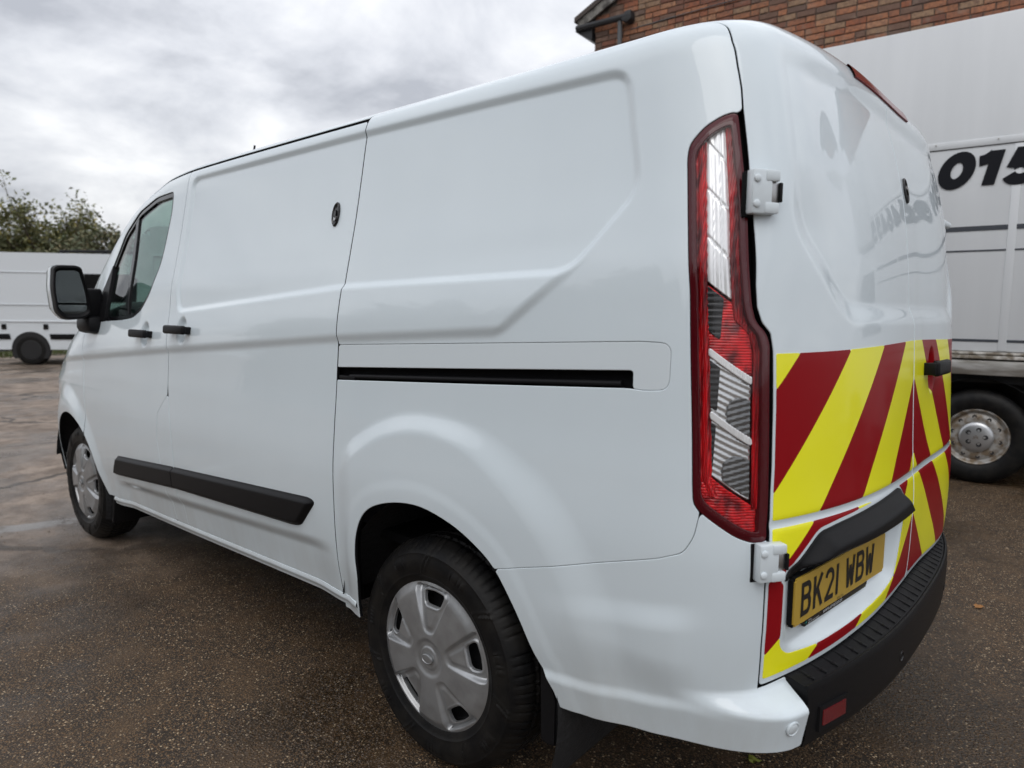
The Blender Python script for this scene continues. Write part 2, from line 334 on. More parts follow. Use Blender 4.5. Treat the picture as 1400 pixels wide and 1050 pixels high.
REAR_TOP = rpoly([(.712, 1.860), (.712, 1.52), (.585, 1.385), (.535, 1.350), (.0, 1.350), (-.535, 1.350), (-.585, 1.385), (-.712, 1.52), (-.712, 1.860)], .05)
PLATE_PAN = rpoly([(.786, .800), (.784, .622), (.760, .601), (.66, .597), (.49, .608), (.32, .622), (.225, .640), (.165, .81)], .03)
plate_x = lambda y: -.004+(y-.19)*(.064/.51)        # plane of the number plate
def relief(x, y, z, u):
    a = np.abs(u); side = sst(1.25, 1.9, a); rear = 1-sst(1.06, 1.22, a); h = np.zeros_like(x)
    # long pressed panel
    dd = sdpb(x, z, RECESS, .05); h += -.0105*sst(.004, -.020, dd)*side
    # shoulder above the crease
    zc = np.interp(x, [q[0] for q in CREASE], [q[1] for q in CREASE])
    lo = sst(-.022, .012, z-zc); up = 1-sst(.03, .20, z-zc)
    dg = ((x-.735)*(.135)+(z-1.284)*(.176))/.2218      # distance from the diagonal at the end of the shoulder
    h += .0105*lo*up*sst(-.012, .014, dg)*side*(1-sst(3.9, 4.5, x))
    # rear wheel arch
    fd = sdpb(x, z, FLARE_R, .2); wd = .07+.06*sst(.95, .5, x)
    h += .0155*(1-sst(0, 1, fd/wd))*(1-sst(1.30, 1.41, x))*side*sst(.25, .40, x)
    ad = sdpb(x, z, ARCH_R, .1); h += .0022*(1-sst(.030, .066, ad))*side*(x < 2)
    # front wheel arch
    rf = np.hypot(x-3.945, z-.345); h += .022*(1-sst(.44, .58, rf+.10*sst(.2, -.4, x-3.945)))*side*(x > 3)
    # lower door : tuck under the moulding
    zm = np.interp(x, [1.5, 3.3], [.58, .47]); h += -.016*(1-sst(-.055, .0, z-zm))*side*sst(1.40, 1.60, x)*(1-sst(3.2, 3.4, x))
    # bumper side : wedge facet and lower lip
    t = np.clip((.60-x)/.35, 0, 1); zl = .613+(.583-x)*.145
    h += .012*t*(1-sst(-.004, .06, z-zl))*sst(.50, .60, z+.0*x)*side*(x < .75)*sst(.16, .26, x)
    zb = np.interp(x, [.13, .22, .33, .47, .59], [.490, .490, .474, .458, .450]); low = (1-sst(-.004, .020, z-zb))
    h += .009*low*side*(x < .75)
    # step of the bumper at the back corner
    amt = (1-sst(1.0, 1.75, a)); h += .066*amt*(1-sst(.503, .537, z))
    # finger recesses behind the handles
    for hx, hz in ((2.885, 1.206), (2.505, 1.233)): h += -.016*sst(1.0, .45, np.hypot((x-hx)/.046, (z-hz)/.062))*side*(y > 0)
    h += -.016*sst(1.0, .45, np.hypot((y+.165)/.046, (z-1.165)/.075))*rear*(x < .5)
    # back doors
    rd = np.where(a < 1.4, sdpb(y, z, REAR_TOP, .1), .1); h += -.0145*sst(.050, -.010, rd)*rear*(1-.7*sst(.52, .70, np.abs(y))*sst(1.50, 1.65, z))
    pd = np.where(a < 1.4, sdpb(y, z, PLATE_PAN, .05), .05); h += -np.clip(plate_x(y)+.011-x, .004, .06)*sst(.003, -.022, pd)*rear
    h += -.0035*np.exp(-((z-.893)/.010)**2)*rear
    return h
def base_normal(u, v):
    e_ = 1.5e-3
    P1 = np.stack(body(u+e_, v), -1)-np.stack(body(u-e_, v), -1); P2 = np.stack(body(u, v+e_), -1)-np.stack(body(u, v-e_), -1)
    n = -np.cross(P1, P2); return n/(np.linalg.norm(n, axis=-1, keepdims=True)+1e-12)
class G: pass
def patch(name, us, vs_, phi, m, parent=None, off=0, extra=None, lip=.012, mirror=False, split=False):
    """cut the region phi<0 out of the body surface and give it an inward edge"""
    us = np.asarray(us, float); vs_ = np.asarray(vs_, float); U, V = np.meshgrid(us, vs_, indexing='ij')
    x, y, z = body(U, V); g = G(); g.x, g.y, g.z, g.u, g.v, g.zr = x, y, z, U, V, pchip(V, TZ)
    f = phi(g); h = relief(x, y, z, U)+off
    if extra is not None: h = h+extra(g)
    Nb = base_normal(U, V); P = np.stack([x, y, z], -1)+Nb*h[..., None]
    Pu = np.gradient(P, axis=0); Pv = np.gradient(P, axis=1); Nn = -np.cross(Pu, Pv); Nn /= np.linalg.norm(Nn, axis=-1, keepdims=True)+1e-12
    ins = f < 0; nu, nv = f.shape; I = np.arange(nu*nv).reshape(nu, nv)
    if split:        # one object for each separate piece
        lab = np.zeros(f.shape, int); nl = 0
        for i, j in zip(*[q.tolist() for q in np.nonzero(ins)]):
            if lab[i, j]: continue
            nl += 1; st = [(i, j)]; lab[i, j] = nl
            while st:
                a, b = st.pop()
                for c, e_ in ((a+1, b), (a-1, b), (a, b+1), (a, b-1)):
                    if 0 <= c < nu and 0 <= e_ < nv and ins[c, e_] and not lab[c, e_]: lab[c, e_] = nl; st.append((c, e_))
        for q in range(1, nl+1):
            if (lab == q).sum() > 14: patch(name, us, vs_, lambda g, q=q: np.where(ins & (lab != q), .004, f), m, parent, off, extra, lip, mirror)
        return None
    cnt = ins[:-1, :-1].astype(int)+ins[1:, :-1]+ins[1:, 1:]+ins[:-1, 1:]
    fi, fj = np.nonzero(cnt == 4)
    quads = np.stack([I[fi, fj], I[fi, fj+1], I[fi+1, fj+1], I[fi+1, fj]], -1)   # outward
    Pf = P.reshape(-1, 3); Nf = Nn.reshape(-1, 3); ff = f.ravel()
    polys = []; cross = {}; cP = []; cN = []; segs = []; base = nu*nv
    def cv(a, b):
        key = (a, b) if a < b else (b, a)
        if key not in cross:
            t = ff[key[0]]/(ff[key[0]]-ff[key[1]]); t = min(max(t, .02), .98)
            cross[key] = base+len(cP); cP.append(Pf[key[0]]*(1-t)+Pf[key[1]]*t); q = Nf[key[0]]*(1-t)+Nf[key[1]]*t; cN.append(q/np.linalg.norm(q))
        return cross[key]
    mi, mj = np.nonzero((cnt > 0) & (cnt < 4))
    for i, j in zip(mi.tolist(), mj.tolist()):
        c = [i*nv+j, i*nv+j+1, (i+1)*nv+j+1, (i+1)*nv+j]; pl = []; xs = []
        for k_ in range(4):
            a, b = c[k_], c[(k_+1) % 4]; ia, ib = ff[a] < 0, ff[b] < 0
            if ia: pl.append(a)
            if ia != ib:
                w_ = cv(a, b); pl.append(w_); xs.append((w_, ia))
        if len(pl) >= 3: polys.append(pl)
        if len(xs) == 2:
            p0 = [w_ for w_, ia in xs if ia][0]; p1 = [w_ for w_, ia in xs if not ia][0]; segs.append((p0, p1))
    cP = np.array(cP).reshape(-1, 3); cN = np.array(cN).reshape(-1, 3)
    AP = np.concatenate([Pf, cP]); AN = np.concatenate([Nf, cN]); faces = quads.tolist()+polys
    if lip and segs:
        S = np.array(segs); a, b = AP[S[:, 0]], AP[S[:, 1]]; nb = AN[S[:, 0]]+AN[S[:, 1]]
        T = np.cross(b-a, nb); T /= np.linalg.norm(T, axis=1, keepdims=True)+1e-12
        # accumulate per vertex tangent
        acc = np.zeros_like(AP); np.add.at(acc, S[:, 0], T); np.add.at(acc, S[:, 1], T)
        ids = np.unique(S); tt = acc[ids]; tt /= np.linalg.norm(tt, axis=1, keepdims=True)+1e-12
        rr_ = min(.0022, lip*.3); n0 = len(AP); k_ = len(ids); mp = {q: i for i, q in enumerate(ids.tolist())}
        p0 = AP[ids]; n0_ = AN[ids]
        ring = [(p0, n0_), (p0+tt*rr_*.7-n0_*rr_*.3, n0_+tt), (p0+tt*rr_-n0_*rr_, tt), (p0+tt*rr_-n0_*lip, tt)]
        AP = np.concatenate([AP]+[q for q, _ in ring]); AN = np.concatenate([AN]+[q/(np.linalg.norm(q, axis=1, keepdims=True)+1e-12) for _, q in ring])
        for s0, s1 in segs:
            A, B = mp[s0], mp[s1]
            for q in range(3): faces.append([n0+q*k_+A, n0+(q+1)*k_+A, n0+(q+1)*k_+B, n0+q*k_+B])
    used = np.unique(np.concatenate([np.array(q) for q in faces])) if faces else np.array([], int)
    rem = -np.ones(len(AP), int); rem[used] = np.arange(len(used))
    AP, AN = AP[used], AN[used]
    if mirror: AP = AP*[1, -1, 1]; AN = AN*[1, -1, 1]
    fl = [[int(rem[q]) for q in (pl[::-1] if mirror else pl)] for pl in faces]
    me = bpy.data.meshes.new(name); me.from_pydata(AP.tolist(), [], fl); me.update()
    me.polygons.foreach_set('use_smooth', [True]*len(me.polygons))
    if m == 'white_paint' and lip and segs:      # seam sealant inside the shut lines
        me.materials.append(MAT[m]); me.materials.append(MAT['gap_black']); mi_x = np.zeros(len(me.polygons), np.int32); mi_x[-3*len(segs):][2::3] = 1; me.polygons.foreach_set('material_index', mi_x)
    me.normals_split_custom_set_from_vertices(AN.tolist())
    return link(name, me, m, parent)
# parameter grids
def uside(x0, x1, step=.006):        # side parameter for an x range (u = 2 + (x-xB)/(4.86-xB), xB near .3)
    a = 2+(x0-.42)/(4.86-.38)-.01; b = 2+(x1-.26)/(4.86-.26)+.01
    a = max(a, 2.0); b = min(b, 3.0); return np.linspace(a, b, max(4, int((b-a)*4.5/step)))
def vz(z0, z1, step=.0055): 
    a, b = v_of_z(z0), v_of_z(z1); return np.linspace(a, b, max(4, int((b-a)/step)))
UC = np.linspace(1, 2, 58); UR = np.linspace(-1, 1, 300)

# ------------------------------------------------------------------ shut lines
SEAM = [(.40, .826), (.547, .826), (.638, .832), (.768, .834), (.893, .825), (1.013, .816), (1.134, .812), (1.251, .811), (1.289, .816), (1.311, .832), (1.341, .839), (1.386, .839), (1.516, .829), (1.616, .818), (1.701, .807), (1.745, .801), (1.79, .793), (1.842, .786), (1.875, .780), (1.897, .777), (1.918, .771), (1.96, .755)]
BOT = lambda y: np.interp(np.abs(y), [0, .14, .5, .81, .9], [.588, .586, .569, .546, .540])
ZLO = lambda x: .348+(3.36-x)*.0325
GAPX = .0046
XB_, XF_ = 1.418, lambda z: np.interp(z, [.3, .47, .7, .83, 1.0, 1.4], [2.590, 2.592, 2.594, 2.606, 2.640, 2.652])
XK_ = lambda z: np.interp(z, [.3, .448, .583, .746, .864, .952, 1.4], [2.70, 2.708, 2.724, 2.752, 2.737, 2.640, 2.652])
XD_ = lambda z: np.interp(z, [.4, .78, .86, 1.05, 1.19, 1.3], [3.69, 3.694, 3.70, 3.745, 3.755, 3.76])
def doorzone(g):     # negative inside the back-door opening
    ys = np.interp(g.z, [q[0] for q in SEAM], [q[1] for q in SEAM])
    side = np.abs(g.y)-ys; front = (g.x-.42)
    sp = np.linalg.norm(np.gradient(np.stack([g.x, g.y, g.z], -1), axis=0), axis=-1)+1e-9
    side = side/np.clip(np.abs(np.gradient(side, axis=0))/sp, .04, 1)
    return np.maximum.reduce([side, g.zr-1.952, front, BOT(g.y)-.006-g.z])
LAMP = rpoly([(.216, 1.740), (.239, 1.733), (.270, 1.713), (.296, 1.679), (.297, 1.651), (.256, 1.371), (.235, 1.13), (.222, .964), (.219, .938), (.205, .921), (.142, .873), (.119, .862), (.103, .862), (.105, .923), (.112, 1.074), (.122, 1.266), (.128, 1.289), (.144, 1.311), (.152, 1.345), (.177, 1.546), (.195, 1.638)], .014, 3)
LAMPIN = lambda x, z: np.where(x < .36, sdp(x, z, LAMP), 1.0)
def lampd(g): return np.where((g.u > .6) & (g.x < .40), np.maximum(sdp(g.x, g.z, LAMP), .0-(g.y-.55)), 1.0)
BUMP = rpoly([(.80, .660), (.46, .757), (.285, .810), (.232, .832), (.214, .868), (.207, .915), (.206, 1.05), (-.2, 1.05), (-.2, .1), (.80, .1)], .012, 3)
RAIL = rpoly([(1.60, 1.2095), (1.414, 1.217), (.351, 1.266), (.288, 1.264), (.286, 1.168), (.341, 1.163), (.375, 1.1655), (1.408, 1.109), (1.60, 1.10)], .022, 4)
SLOT = rpoly([(1.60, 1.141), (1.41, 1.150), (.368, 1.206), (.364, 1.1), (1.60, 1.0)], .010, 3)
WIN = rpoly([(2.785, 1.845), (2.99, 1.838), (3.20, 1.790), (3.375, 1.69), (3.53, 1.50), (3.70, 1.285), (3.715, 1.235), (3.45, 1.252), (3.2, 1.262), (3.06, 1.275), (2.965, 1.31), (2.875, 1.385), (2.805, 1.52), (2.775, 1.75)], .03, 4)

van = empty('panel_van'); tag(van, 'white panel van with red and yellow chevrons on its back doors, parked nearest', 'van')
PW = 'white_paint'
def quarter(g):
    return np.maximum.reduce([g.x-(XB_-GAPX), .0105-np.maximum(lampd(g), doorzone(g)), -(doorzone(g)-.0032), -(lampd(g)-.005), -sdpb(g.x, g.z, ARCH_R), -(sdpb(g.x, g.z, RAIL)-.0030), -(sdpb(g.x, g.z, BUMP)-.0038)])
uq = np.concatenate([np.linspace(0, .99, 60), UC[:-1], uside(.25, 1.45)])
patch('rear_side_panel', uq, np.concatenate([vz(.36, 1.955)[:-1], np.linspace(v_of_z(1.955), VMAX, 26)]), quarter, PW, van)
patch('bumper_corner', np.concatenate([np.linspace(.55, .99, 70), UC[:-1], uside(.25, .85)]), vz(.36, .98), lambda g: np.maximum.reduce([sdp(g.x, g.z, BUMP)+.0010, -(doorzone(g)-.004), -(lampd(g)-.004), -sdpb(g.x, g.z, ARCH_R), np.interp(g.x, [.05, .2, .4, .53, .6], [.425, .415, .398, .386, .40])-g.z, .748-g.y]), PW, van, lip=.03)
patch('sliding_door', uside(1.38, 2.72), vz(.33, 1.925), lambda g: np.maximum.reduce([XB_+GAPX-g.x, g.x-(XF_(g.z)-GAPX), ZLO(g.x)-g.z, g.zr-1.905]), PW, van)
patch('pillar_panel', uside(2.5, 2.85), vz(.33, 1.0), lambda g: np.maximum.reduce([XF_(g.z)+.003-g.x, g.x-(XK_(g.z)-.003), ZLO(g.x)-g.z, g.z-.945]), PW, van)
door = patch('front_door', uside(2.5, 3.9), vz(.33, 1.925), lambda g: np.maximum.reduce([XK_(g.z)+.0036-g.x, g.x-(XD_(g.z)-GAPX), ZLO(g.x)-g.z, g.zr-1.905, -sdpb(g.x, g.z, WIN), -sdpb(g.x, g.z, ARCH_F)]), PW, van)
patch('front_wing', np.concatenate([uside(3.6, 4.3), np.linspace(2.88, 3, 60)]), vz(.30, 1.93), lambda g: np.maximum.reduce([XD_(g.z)+GAPX-g.x, g.zr-1.90, -sdpb(g.x, g.z, ARCH_F), .34-g.z]), PW, van)
sill = patch('sill', uside(1.3, 3.5), vz(.27, .46), lambda g: np.maximum.reduce([1.328-g.x, g.x-3.44, g.z-(ZLO(g.x)-.003), ZLO(g.x)-.036-g.z]), PW, van, off=.001, lip=.02, extra=lambda g: .006*np.exp(-((g.z-ZLO(g.x)+.014)/.009)**2))
# roof over the cab and load space, windscreen, bonnet (both halves of the surface)
ur = np.concatenate([-uside(1.38, 4.86, .03)[::-1], uside(1.38, 4.86, .03)])
def roofphi(g): return np.maximum.reduce([XB_+.002-g.x, 1.921-g.zr, g.x-3.10])
for s in (1, -1):
    patch('roof', uside(1.38, 3.3, .02), np.linspace(v_of_z(1.912), VMAX, 70), roofphi, PW, van, mirror=s < 0)
    patch('gutter', uside(1.38, 3.9, .02), vz(1.89, 1.94), lambda g: np.maximum.reduce([XB_-g.x, 1.90-g.zr, g.zr-1.925, g.x-3.85]), 'gap_black', van, off=-.006, lip=0, mirror=s < 0)
    patch('windscreen', uside(3.0, 4.2, .02), np.linspace(v_of_z(1.925), VMAX, 50), lambda g: np.maximum.reduce([3.105-g.x, 1.935-g.zr, g.x-4.12]), 'window_glass', van, off=-.004, mirror=s < 0)
    patch('windscreen_pillar', uside(3.0, 4.3, .02), vz(1.90, 1.945), lambda g: np.maximum.reduce([3.105-g.x, 1.908-g.zr, 1.0*(g.zr-1.935), g.x-4.13]), PW, van, mirror=s < 0)
    patch('bonnet', np.concatenate([uside(4.1, 4.5, .015), np.linspace(2.91, 3, 40)]), np.linspace(v_of_z(1.895), VMAX, 60), lambda g: np.maximum.reduce([4.13-g.x, 1.905-g.zr]), PW, van, mirror=s < 0)
# nose between the two wings
vv = vz(.30, 1.975, .03); xl, yl, zl_ = body(np.full(len(vv), 3.0), vv); tt_ = np.linspace(-1, 1, 21)
V_ = [(xl[i]+.09*(1-t*t)*min(1, yl[i]/.4), yl[i]*t, zl_[i]) for i in range(len(vv)) for t in tt_]
raw('front_panel', V_, [(i*21+j, i*21+j+1, (i+1)*21+j+1, (i+1)*21+j) for i in range(len(vv)-1) for j in range(20)], PW, van, True)
# far side of the body in one pressing, with its window and wheel openings
uf = np.concatenate([UC[:-1:2], uside(.25, 3.75, .014)])
patch('far_side_panel', uf, vz(.34, 1.975, .014), lambda g: np.maximum.reduce([-(doorzone(g)-.006), -(lampd(g)-.004), -sdpb(g.x, g.z, ARCH_R), -sdpb(g.x, g.z, WIN), -sdpb(g.x, g.z, ARCH_F), np.maximum(g.x-XB_, 0)*(g.zr > 1.921), g.x-3.68]), PW, van, mirror=True)
patch('front_wing', np.concatenate([uside(3.6, 4.3, .014), np.linspace(2.88, 3, 30)]), vz(.30, 1.93, .014), lambda g: np.maximum.reduce([3.684-g.x, g.zr-1.90, -sdpb(g.x, g.z, ARCH_F), .34-g.z]), PW, van, mirror=True)
# dark inner shell seen through the shut lines
for s in (1, -1):
    patch('inner_shell', np.concatenate([np.linspace(0, .99, 40), UC[::2], uside(.25, 3.75, .03)]), vz(.40, 1.97, .03), lambda g: np.maximum.reduce([-(sdp(g.x, g.z, ARCH_R)-.01), -(sdp(g.x, g.z, ARCH_F)-.01), -(sdp(g.x, g.z, WIN)), g.x-3.70, np.where(g.zr > 1.93, g.x-3.0, -1), np.where((g.u < .2), 1.0*(g.zr-1.9), -1)]), 'gap_black', van, off=-.032, lip=0, mirror=s < 0)

# ------------------------------------------------------------------ back doors
YC_ = .065
def bdoor(g): return np.maximum(doorzone(g)+.0042, BOT(g.y)-g.z)
vd = vz(.50, 1.95, .0055); ud = np.concatenate([np.linspace(-.10, .995, 190), np.linspace(1, 1.9, 72)])
rdl = patch('back_door', ud, vd, lambda g: np.maximum(bdoor(g), YC_+.0042-g.y), PW, van, lip=.018)
udr = np.concatenate([np.linspace(-1.9, -1, 72), np.linspace(-.995, .16, 180)])
rdr = patch('back_door', udr, vd, lambda g: np.maximum(bdoor(g), g.y-(YC_-.0042)), PW, van, lip=.018)
# chevron sheeting : stripes cut from the door surface, .9 mm proud
Y0, DY, SL = .735, .1875, 1.1
TRIM = rpoly([(.792, .768), (.678, .856), (.60, .864), (.235, .882), (.135, .806), (.175, .790), (.62, .786), (.74, .772)], .018, 4)
def stripe_coord(yy, zz):        # index of the stripe under a point (upper set / lower set)
    yb_u = yy-(1.25-zz)/SL
    yb_l = yy-(1.25-.893)/SL-(.893-zz)*1.16
    return (Y0-np.where(zz > .893, yb_u, yb_l))/DY
for dn, root, sgn in (('left', rdl, 1), ('right', rdr, -1)):
    for zlo, zhi in ((.902, 1.247), (.535, .884)):
        for kk in range(-1, 7):
            def ph(g, kk=kk, zlo=zlo, zhi=zhi, sgn=sgn):
                ye = g.y if sgn > 0 else 2*YC_-g.y
                sI = stripe_coord(ye, g.z); st = np.maximum(kk-sI, sI-(kk+1))*.13
                zz0 = zlo if zlo > .8 else BOT(g.y)+.012
                p_ = np.maximum.reduce([st, zz0-g.z, g.z-(zhi+.012*sst(.8, 0, ye) if zlo > .8 else zhi), YC_+.008-ye, ye-(np.interp(g.z, [q[0] for q in SEAM], [q[1] for q in SEAM])-.0075)])
                if sgn > 0: p_ = np.maximum.reduce([p_, -(sdp(g.y, g.z, PLATE_PAN)-.0015), -(sdp(g.y, g.z, TRIM)-.010)])
                else: p_ = np.maximum(p_, ye-.80)
                return p_
            patch('stripe', ud if sgn > 0 else udr, vz(zlo-.02, zhi+.03, .0045), ph, 'red_sheet' if kk % 2 == 0 else 'yellow_sheet', root, off=.0009, lip=.0009, split=True)
# grip moulding over the number plate
patch('grip_moulding', np.linspace(.1, .99, 170), vz(.73, .90, .0045), lambda g: sdp(g.y, g.z, TRIM), 'black_plastic', rdl, off=.004, lip=.04, extra=lambda g: .030*sst(0, -.035, sdp(g.y, g.z, TRIM)))
# number plate, laid along the door
pc = [np.array(q) for q in ((.0678, .762, .768), (.0060, .269, .7695))]
ex = (pc[1]-pc[0]); ex /= np.linalg.norm(ex); ez = np.array((0.0, -.012, -1.0)); ez /= np.linalg.norm(ez); en = np.cross(ez, ex); en /= np.linalg.norm(en)
if en[0] > 0: en = -en
PK = .4965/.52
PO = pc[0]+en*.002
def plate_pt(a, b, c=0): return Vector(PO+ex*a*PK+ez*b*PK+en*c)
def plate_box(name, a0, a1, b0, b1, c0, c1, m, parent):
    bm = bmesh.new(); vs2 = [bm.verts.new(plate_pt(a, b, c)) for c in (c0, c1) for a, b in ((a0, b0), (a1, b0), (a1, b1), (a0, b1))]
    for f in ((0, 1, 2, 3), (7, 6, 5, 4), (0, 4, 5, 1), (1, 5, 6, 2), (2, 6, 7, 3), (3, 7, 4, 0)): bm.faces.new([vs2[q] for q in f])
    es = [e_ for e_ in bm.edges if abs((e_.verts[0].co-e_.verts[1].co).normalized().dot(Vector(en))) > .9]
    bmesh.ops.bevel(bm, geom=es, offset=.006, segments=3, affect='EDGES'); return from_bm(name, bm, m, parent)
pl = plate_box('number_plate', 0, .520, 0, .111, 0, .004, 'plate_yellow', rdl)
plate_box('plate_backing', -.003, .523, -.003, .114, -.010, -.0005, 'gap_black', pl)
pf = plate_box('plate_holder', .060, .425, .090, .131, -.008, -.001, 'black_gloss', pl)
def T(bm, x0, y0, strokes, w, sc_=(1, 1), c=.0046):
    for i, st in enumerate(strokes): stroke(bm, [(x0+a*sc_[0], y0-b*sc_[1]) for a, b in st], w, lambda a, b, i=i: plate_pt(a, b, c+i*.00015))
h, w_ = 1.0, 1.0   # glyph box 1 x 1, later 50 x 79 mm ; a right, b up
GL = {'B': [[(.14, 0), (.14, 1)], [(0, .93)]+[(.6, .93)]+arc(.6, .735, .26, .195, 90, -90, 8)[1:]+[(.1, .54)], [(.1, .54), (.6, .54)]+arc(.6, .305, .28, .235, 90, -90, 8)[1:]+[(0, .07)]],
      'K': [[(.14, 0), (.14, 1)], [(.88, 1), (.20, .42)], [(.42, .58), (.90, 0)]],
      '2': [arc(.5, .70, .38, .235, 170, -30, 12)+[(.16, .085)], [(.02, .07), (.95, .07)]],
      '1': [[(.5, 0), (.5, 1)]],
      'W': [[(.09, 1), (.25, .02)], [(.25, 0), (.5, .72)], [(.5, .72), (.75, 0)], [(.75, .02), (.91, 1)]]}
cx = .030
for ch in 'BK21 WBW':
    if ch == ' ': cx += .033; continue
    gw = .014 if ch == '1' else .050; bm = bmesh.new()
    if ch == '1': stroke(bm, [(cx+.007, .016+.079), (cx+.007, .016)], .0135, lambda a, b: plate_pt(a, b, .0046))
    else: T(bm, cx, .016+.079, GL[ch], .0125, (.050, .079))
    from_bm('plate_character', bm, 'ink', pl); cx += gw+.011
# small print: dealer strip on the holder
m = mat('print_white', (.55, .56, .57), .5); m = mat('print_teal', (.03, .22, .2), .5)
def small_text(txt, a, b, size, m, parent, c=.0003, sx=1):
    cu = bpy.data.curves.new('lettering', 'FONT'); cu.body = txt; cu.size = size*.95; cu.materials.append(MAT[m])
    o = bpy.data.objects.new('lettering', cu); COL.objects.link(o); bpy.context.view_layer.update()
    me = bpy.data.meshes.new_from_object(o.evaluated_get(bpy.context.evaluated_depsgraph_get())); bpy.data.objects.remove(o)
    o = link('lettering', me, m, parent); o['kind'] = 'stuff'
    Mx = Matrix((Vector(ex)*sx, Vector(-ez), Vector(en))).transposed().to_4x4(); Mx.translation = plate_pt(a, b, c); o.matrix_world = Mx; o.matrix_parent_inverse = Matrix.Identity(4); return o
small_text('www.arval.co.uk', .160, .126, .016, 'print_white', pl)
small_text('BSAU 145e', .225, .1085, .008, 'ink', pl, .0047)
plate_box('plate_logo', .066, .078, .116, .128, -.0005, .0004, 'print_teal', pl)
small_text('ARVAL\nBNP PARIBAS GROUP', .082, .122, .006, 'print_white', pl)
def frame(n, up=Vector((0, 0, 1))):
    n = n.normalized(); a = up.cross(n).normalized(); b = n.cross(a); return Matrix((a, b, n)).transposed()
def disc(name, P, n, prof, m, parent, sx=1, sz=1, k=28):
    """round button: profile [(radius, height)] on a surface point; sx / sz squash it"""
    F = frame(n); bm = bmesh.new(); rings = []
    for r_, h_ in prof: rings.append([bm.verts.new(P+F @ Vector((r_*sx*math.cos(2*math.pi*j/k), r_*sz*math.sin(2*math.pi*j/k), h_))) for j in range(k)])
    for A, B in zip(rings, rings[1:]):
        for j in range(k): bm.faces.new((A[j], A[(j+1) % k], B[(j+1) % k], B[j]))
    bm.faces.new(rings[-1]); return from_bm(name, bm, m, parent, True, 40)
# hinges (upper and lower, both sides)
def hinge(yq, zq, xq, hh, mir):
    s = -1 if mir else 1
    hn = empty('hinge', (0, 0, 0), 0, van)
    ang = R(34)*s
    rot = Matrix.Rotation(-R(33)*s, 3, 'Z')
    def P(a, b, c): # a along rear surface towards the centre, b outwards
        v_ = Vector((-b*math.cos(R(33))+a*-math.sin(R(33)), (-a*math.cos(R(33))+b*math.sin(R(33)))*s, c)); return Vector((xq, yq*s, zq))+v_
    def HB(nm, a, b, c, sa, sb, sc2, m, bev=.003): return box(nm, P(a, b, c), (sb, sa, sc2), m, hn, bev, rot)
    HB('leaf', .002, .006, 0, .046, .026, hh, 'white_plastic', .005)
    for bz in (-.28, .28): disc('bolt', P(-.012, .0185, bz*hh), Vector((-math.cos(R(33)), math.sin(R(33))*s, 0)), [(.0075, 0), (.0075, .003), (.0055, .0045), (.001, .0045)], 'white_plastic', hn, k=10)
    HB('leaf_arm', .024, .008, hh*.36, .034, .026, hh*.26, 'white_plastic', .004); HB('leaf_arm', .024, .008, -hh*.36, .034, .026, hh*.26, 'white_plastic', .004)
    HB('knuckle', .030, .004, 0, .030, .018, hh*.46, 'bare_metal', .003); HB('cap', .046, .010, 0, .007, .016, hh*.44, 'black_plastic', .002)
    HB('gasket', -.016, -.008, -.004, .022, .010, hh*1.02, 'gap_black', .002)
    return hn
for mir in (False, True):
    hinge(.829, 1.570, .160, .088, mir); hinge(.846, .823, .102, .080, mir)
# high level brake light
hl = patch('brake_light', np.linspace(-.52, .52, 120), vz(1.84, 1.94, .003), lambda g: np.maximum.reduce([np.abs(g.y-.11)-.30, 1.884-g.zr, g.zr-1.916]), 'brake_red', van, off=.005, lip=.014)
# lock cylinder and door handle on the right-hand door
def on_body(u, v, off=0):
    u = np.array([u], float); v = np.array([v], float); x, y, z = body(u, v); hh = relief(x, y, z, u)+off; n = base_normal(u, v); P = np.stack([x, y, z], -1)+n*hh[:, None]
    return Vector(P[0]), Vector(n[0])
def u_at_y(y, z):
    v = v_of_z(z); g_ = np.linspace(-1, 1, 2001); _, yy, _ = body(g_, np.full(2001, v)); return float(np.interp(y, yy, g_))
def u_at_x(x, z):
    v = v_of_z(z); g_ = np.linspace(1.2, 3, 3601); xx, _, _ = body(g_, np.full(3601, v)); return float(np.interp(x, xx, g_))
def rear_pt(y, z, off=0): return on_body(u_at_y(y, z), v_of_z(z), off)
def side_pt(x, z, off=0):
    zr = .9+(z-.9)/((pchip(np.array([x]), ZTOP)[0]-.9)/1.055) if z > .9 else z
    return on_body(u_at_x(x, zr), v_of_z(zr), off)
P, n = rear_pt(.020, 1.655); lk = disc('lock', P, n, [(.030, -.002), (.030, .004), (.027, .006), (.024, .003), (.012, .003), (.010, .008), (.001, .008)], 'black_gloss', rdr, .62, 1.2)
P, n = rear_pt(.020, 1.655, .006); disc('key_slot', P, n, [(.008, 0), (.008, .003), (.001, .003)], 'bare_metal', lk, .6, 1.2)
P, n = rear_pt(-.165, 1.165, .016)
F_ = frame(n)
hd = box('handle', P+F_ @ Vector((-.01, 0, .030)), (.165, .044, .022), 'black_plastic', rdr, .009, F_, 3)
for q in (-.078, .060): box('handle_post', P+F_ @ Vector((q-.01, 0, .014)), (.022, .036, .036), 'black_plastic', hd, .004, F_)
# small tapered fitting by the far hinge
tube('door_buffer', [(.105, -.60, 1.66), (.085, -.70, 1.655), (.075, -.735, 1.652)], [.022, .016, .013], 'white_plastic', rdr); 

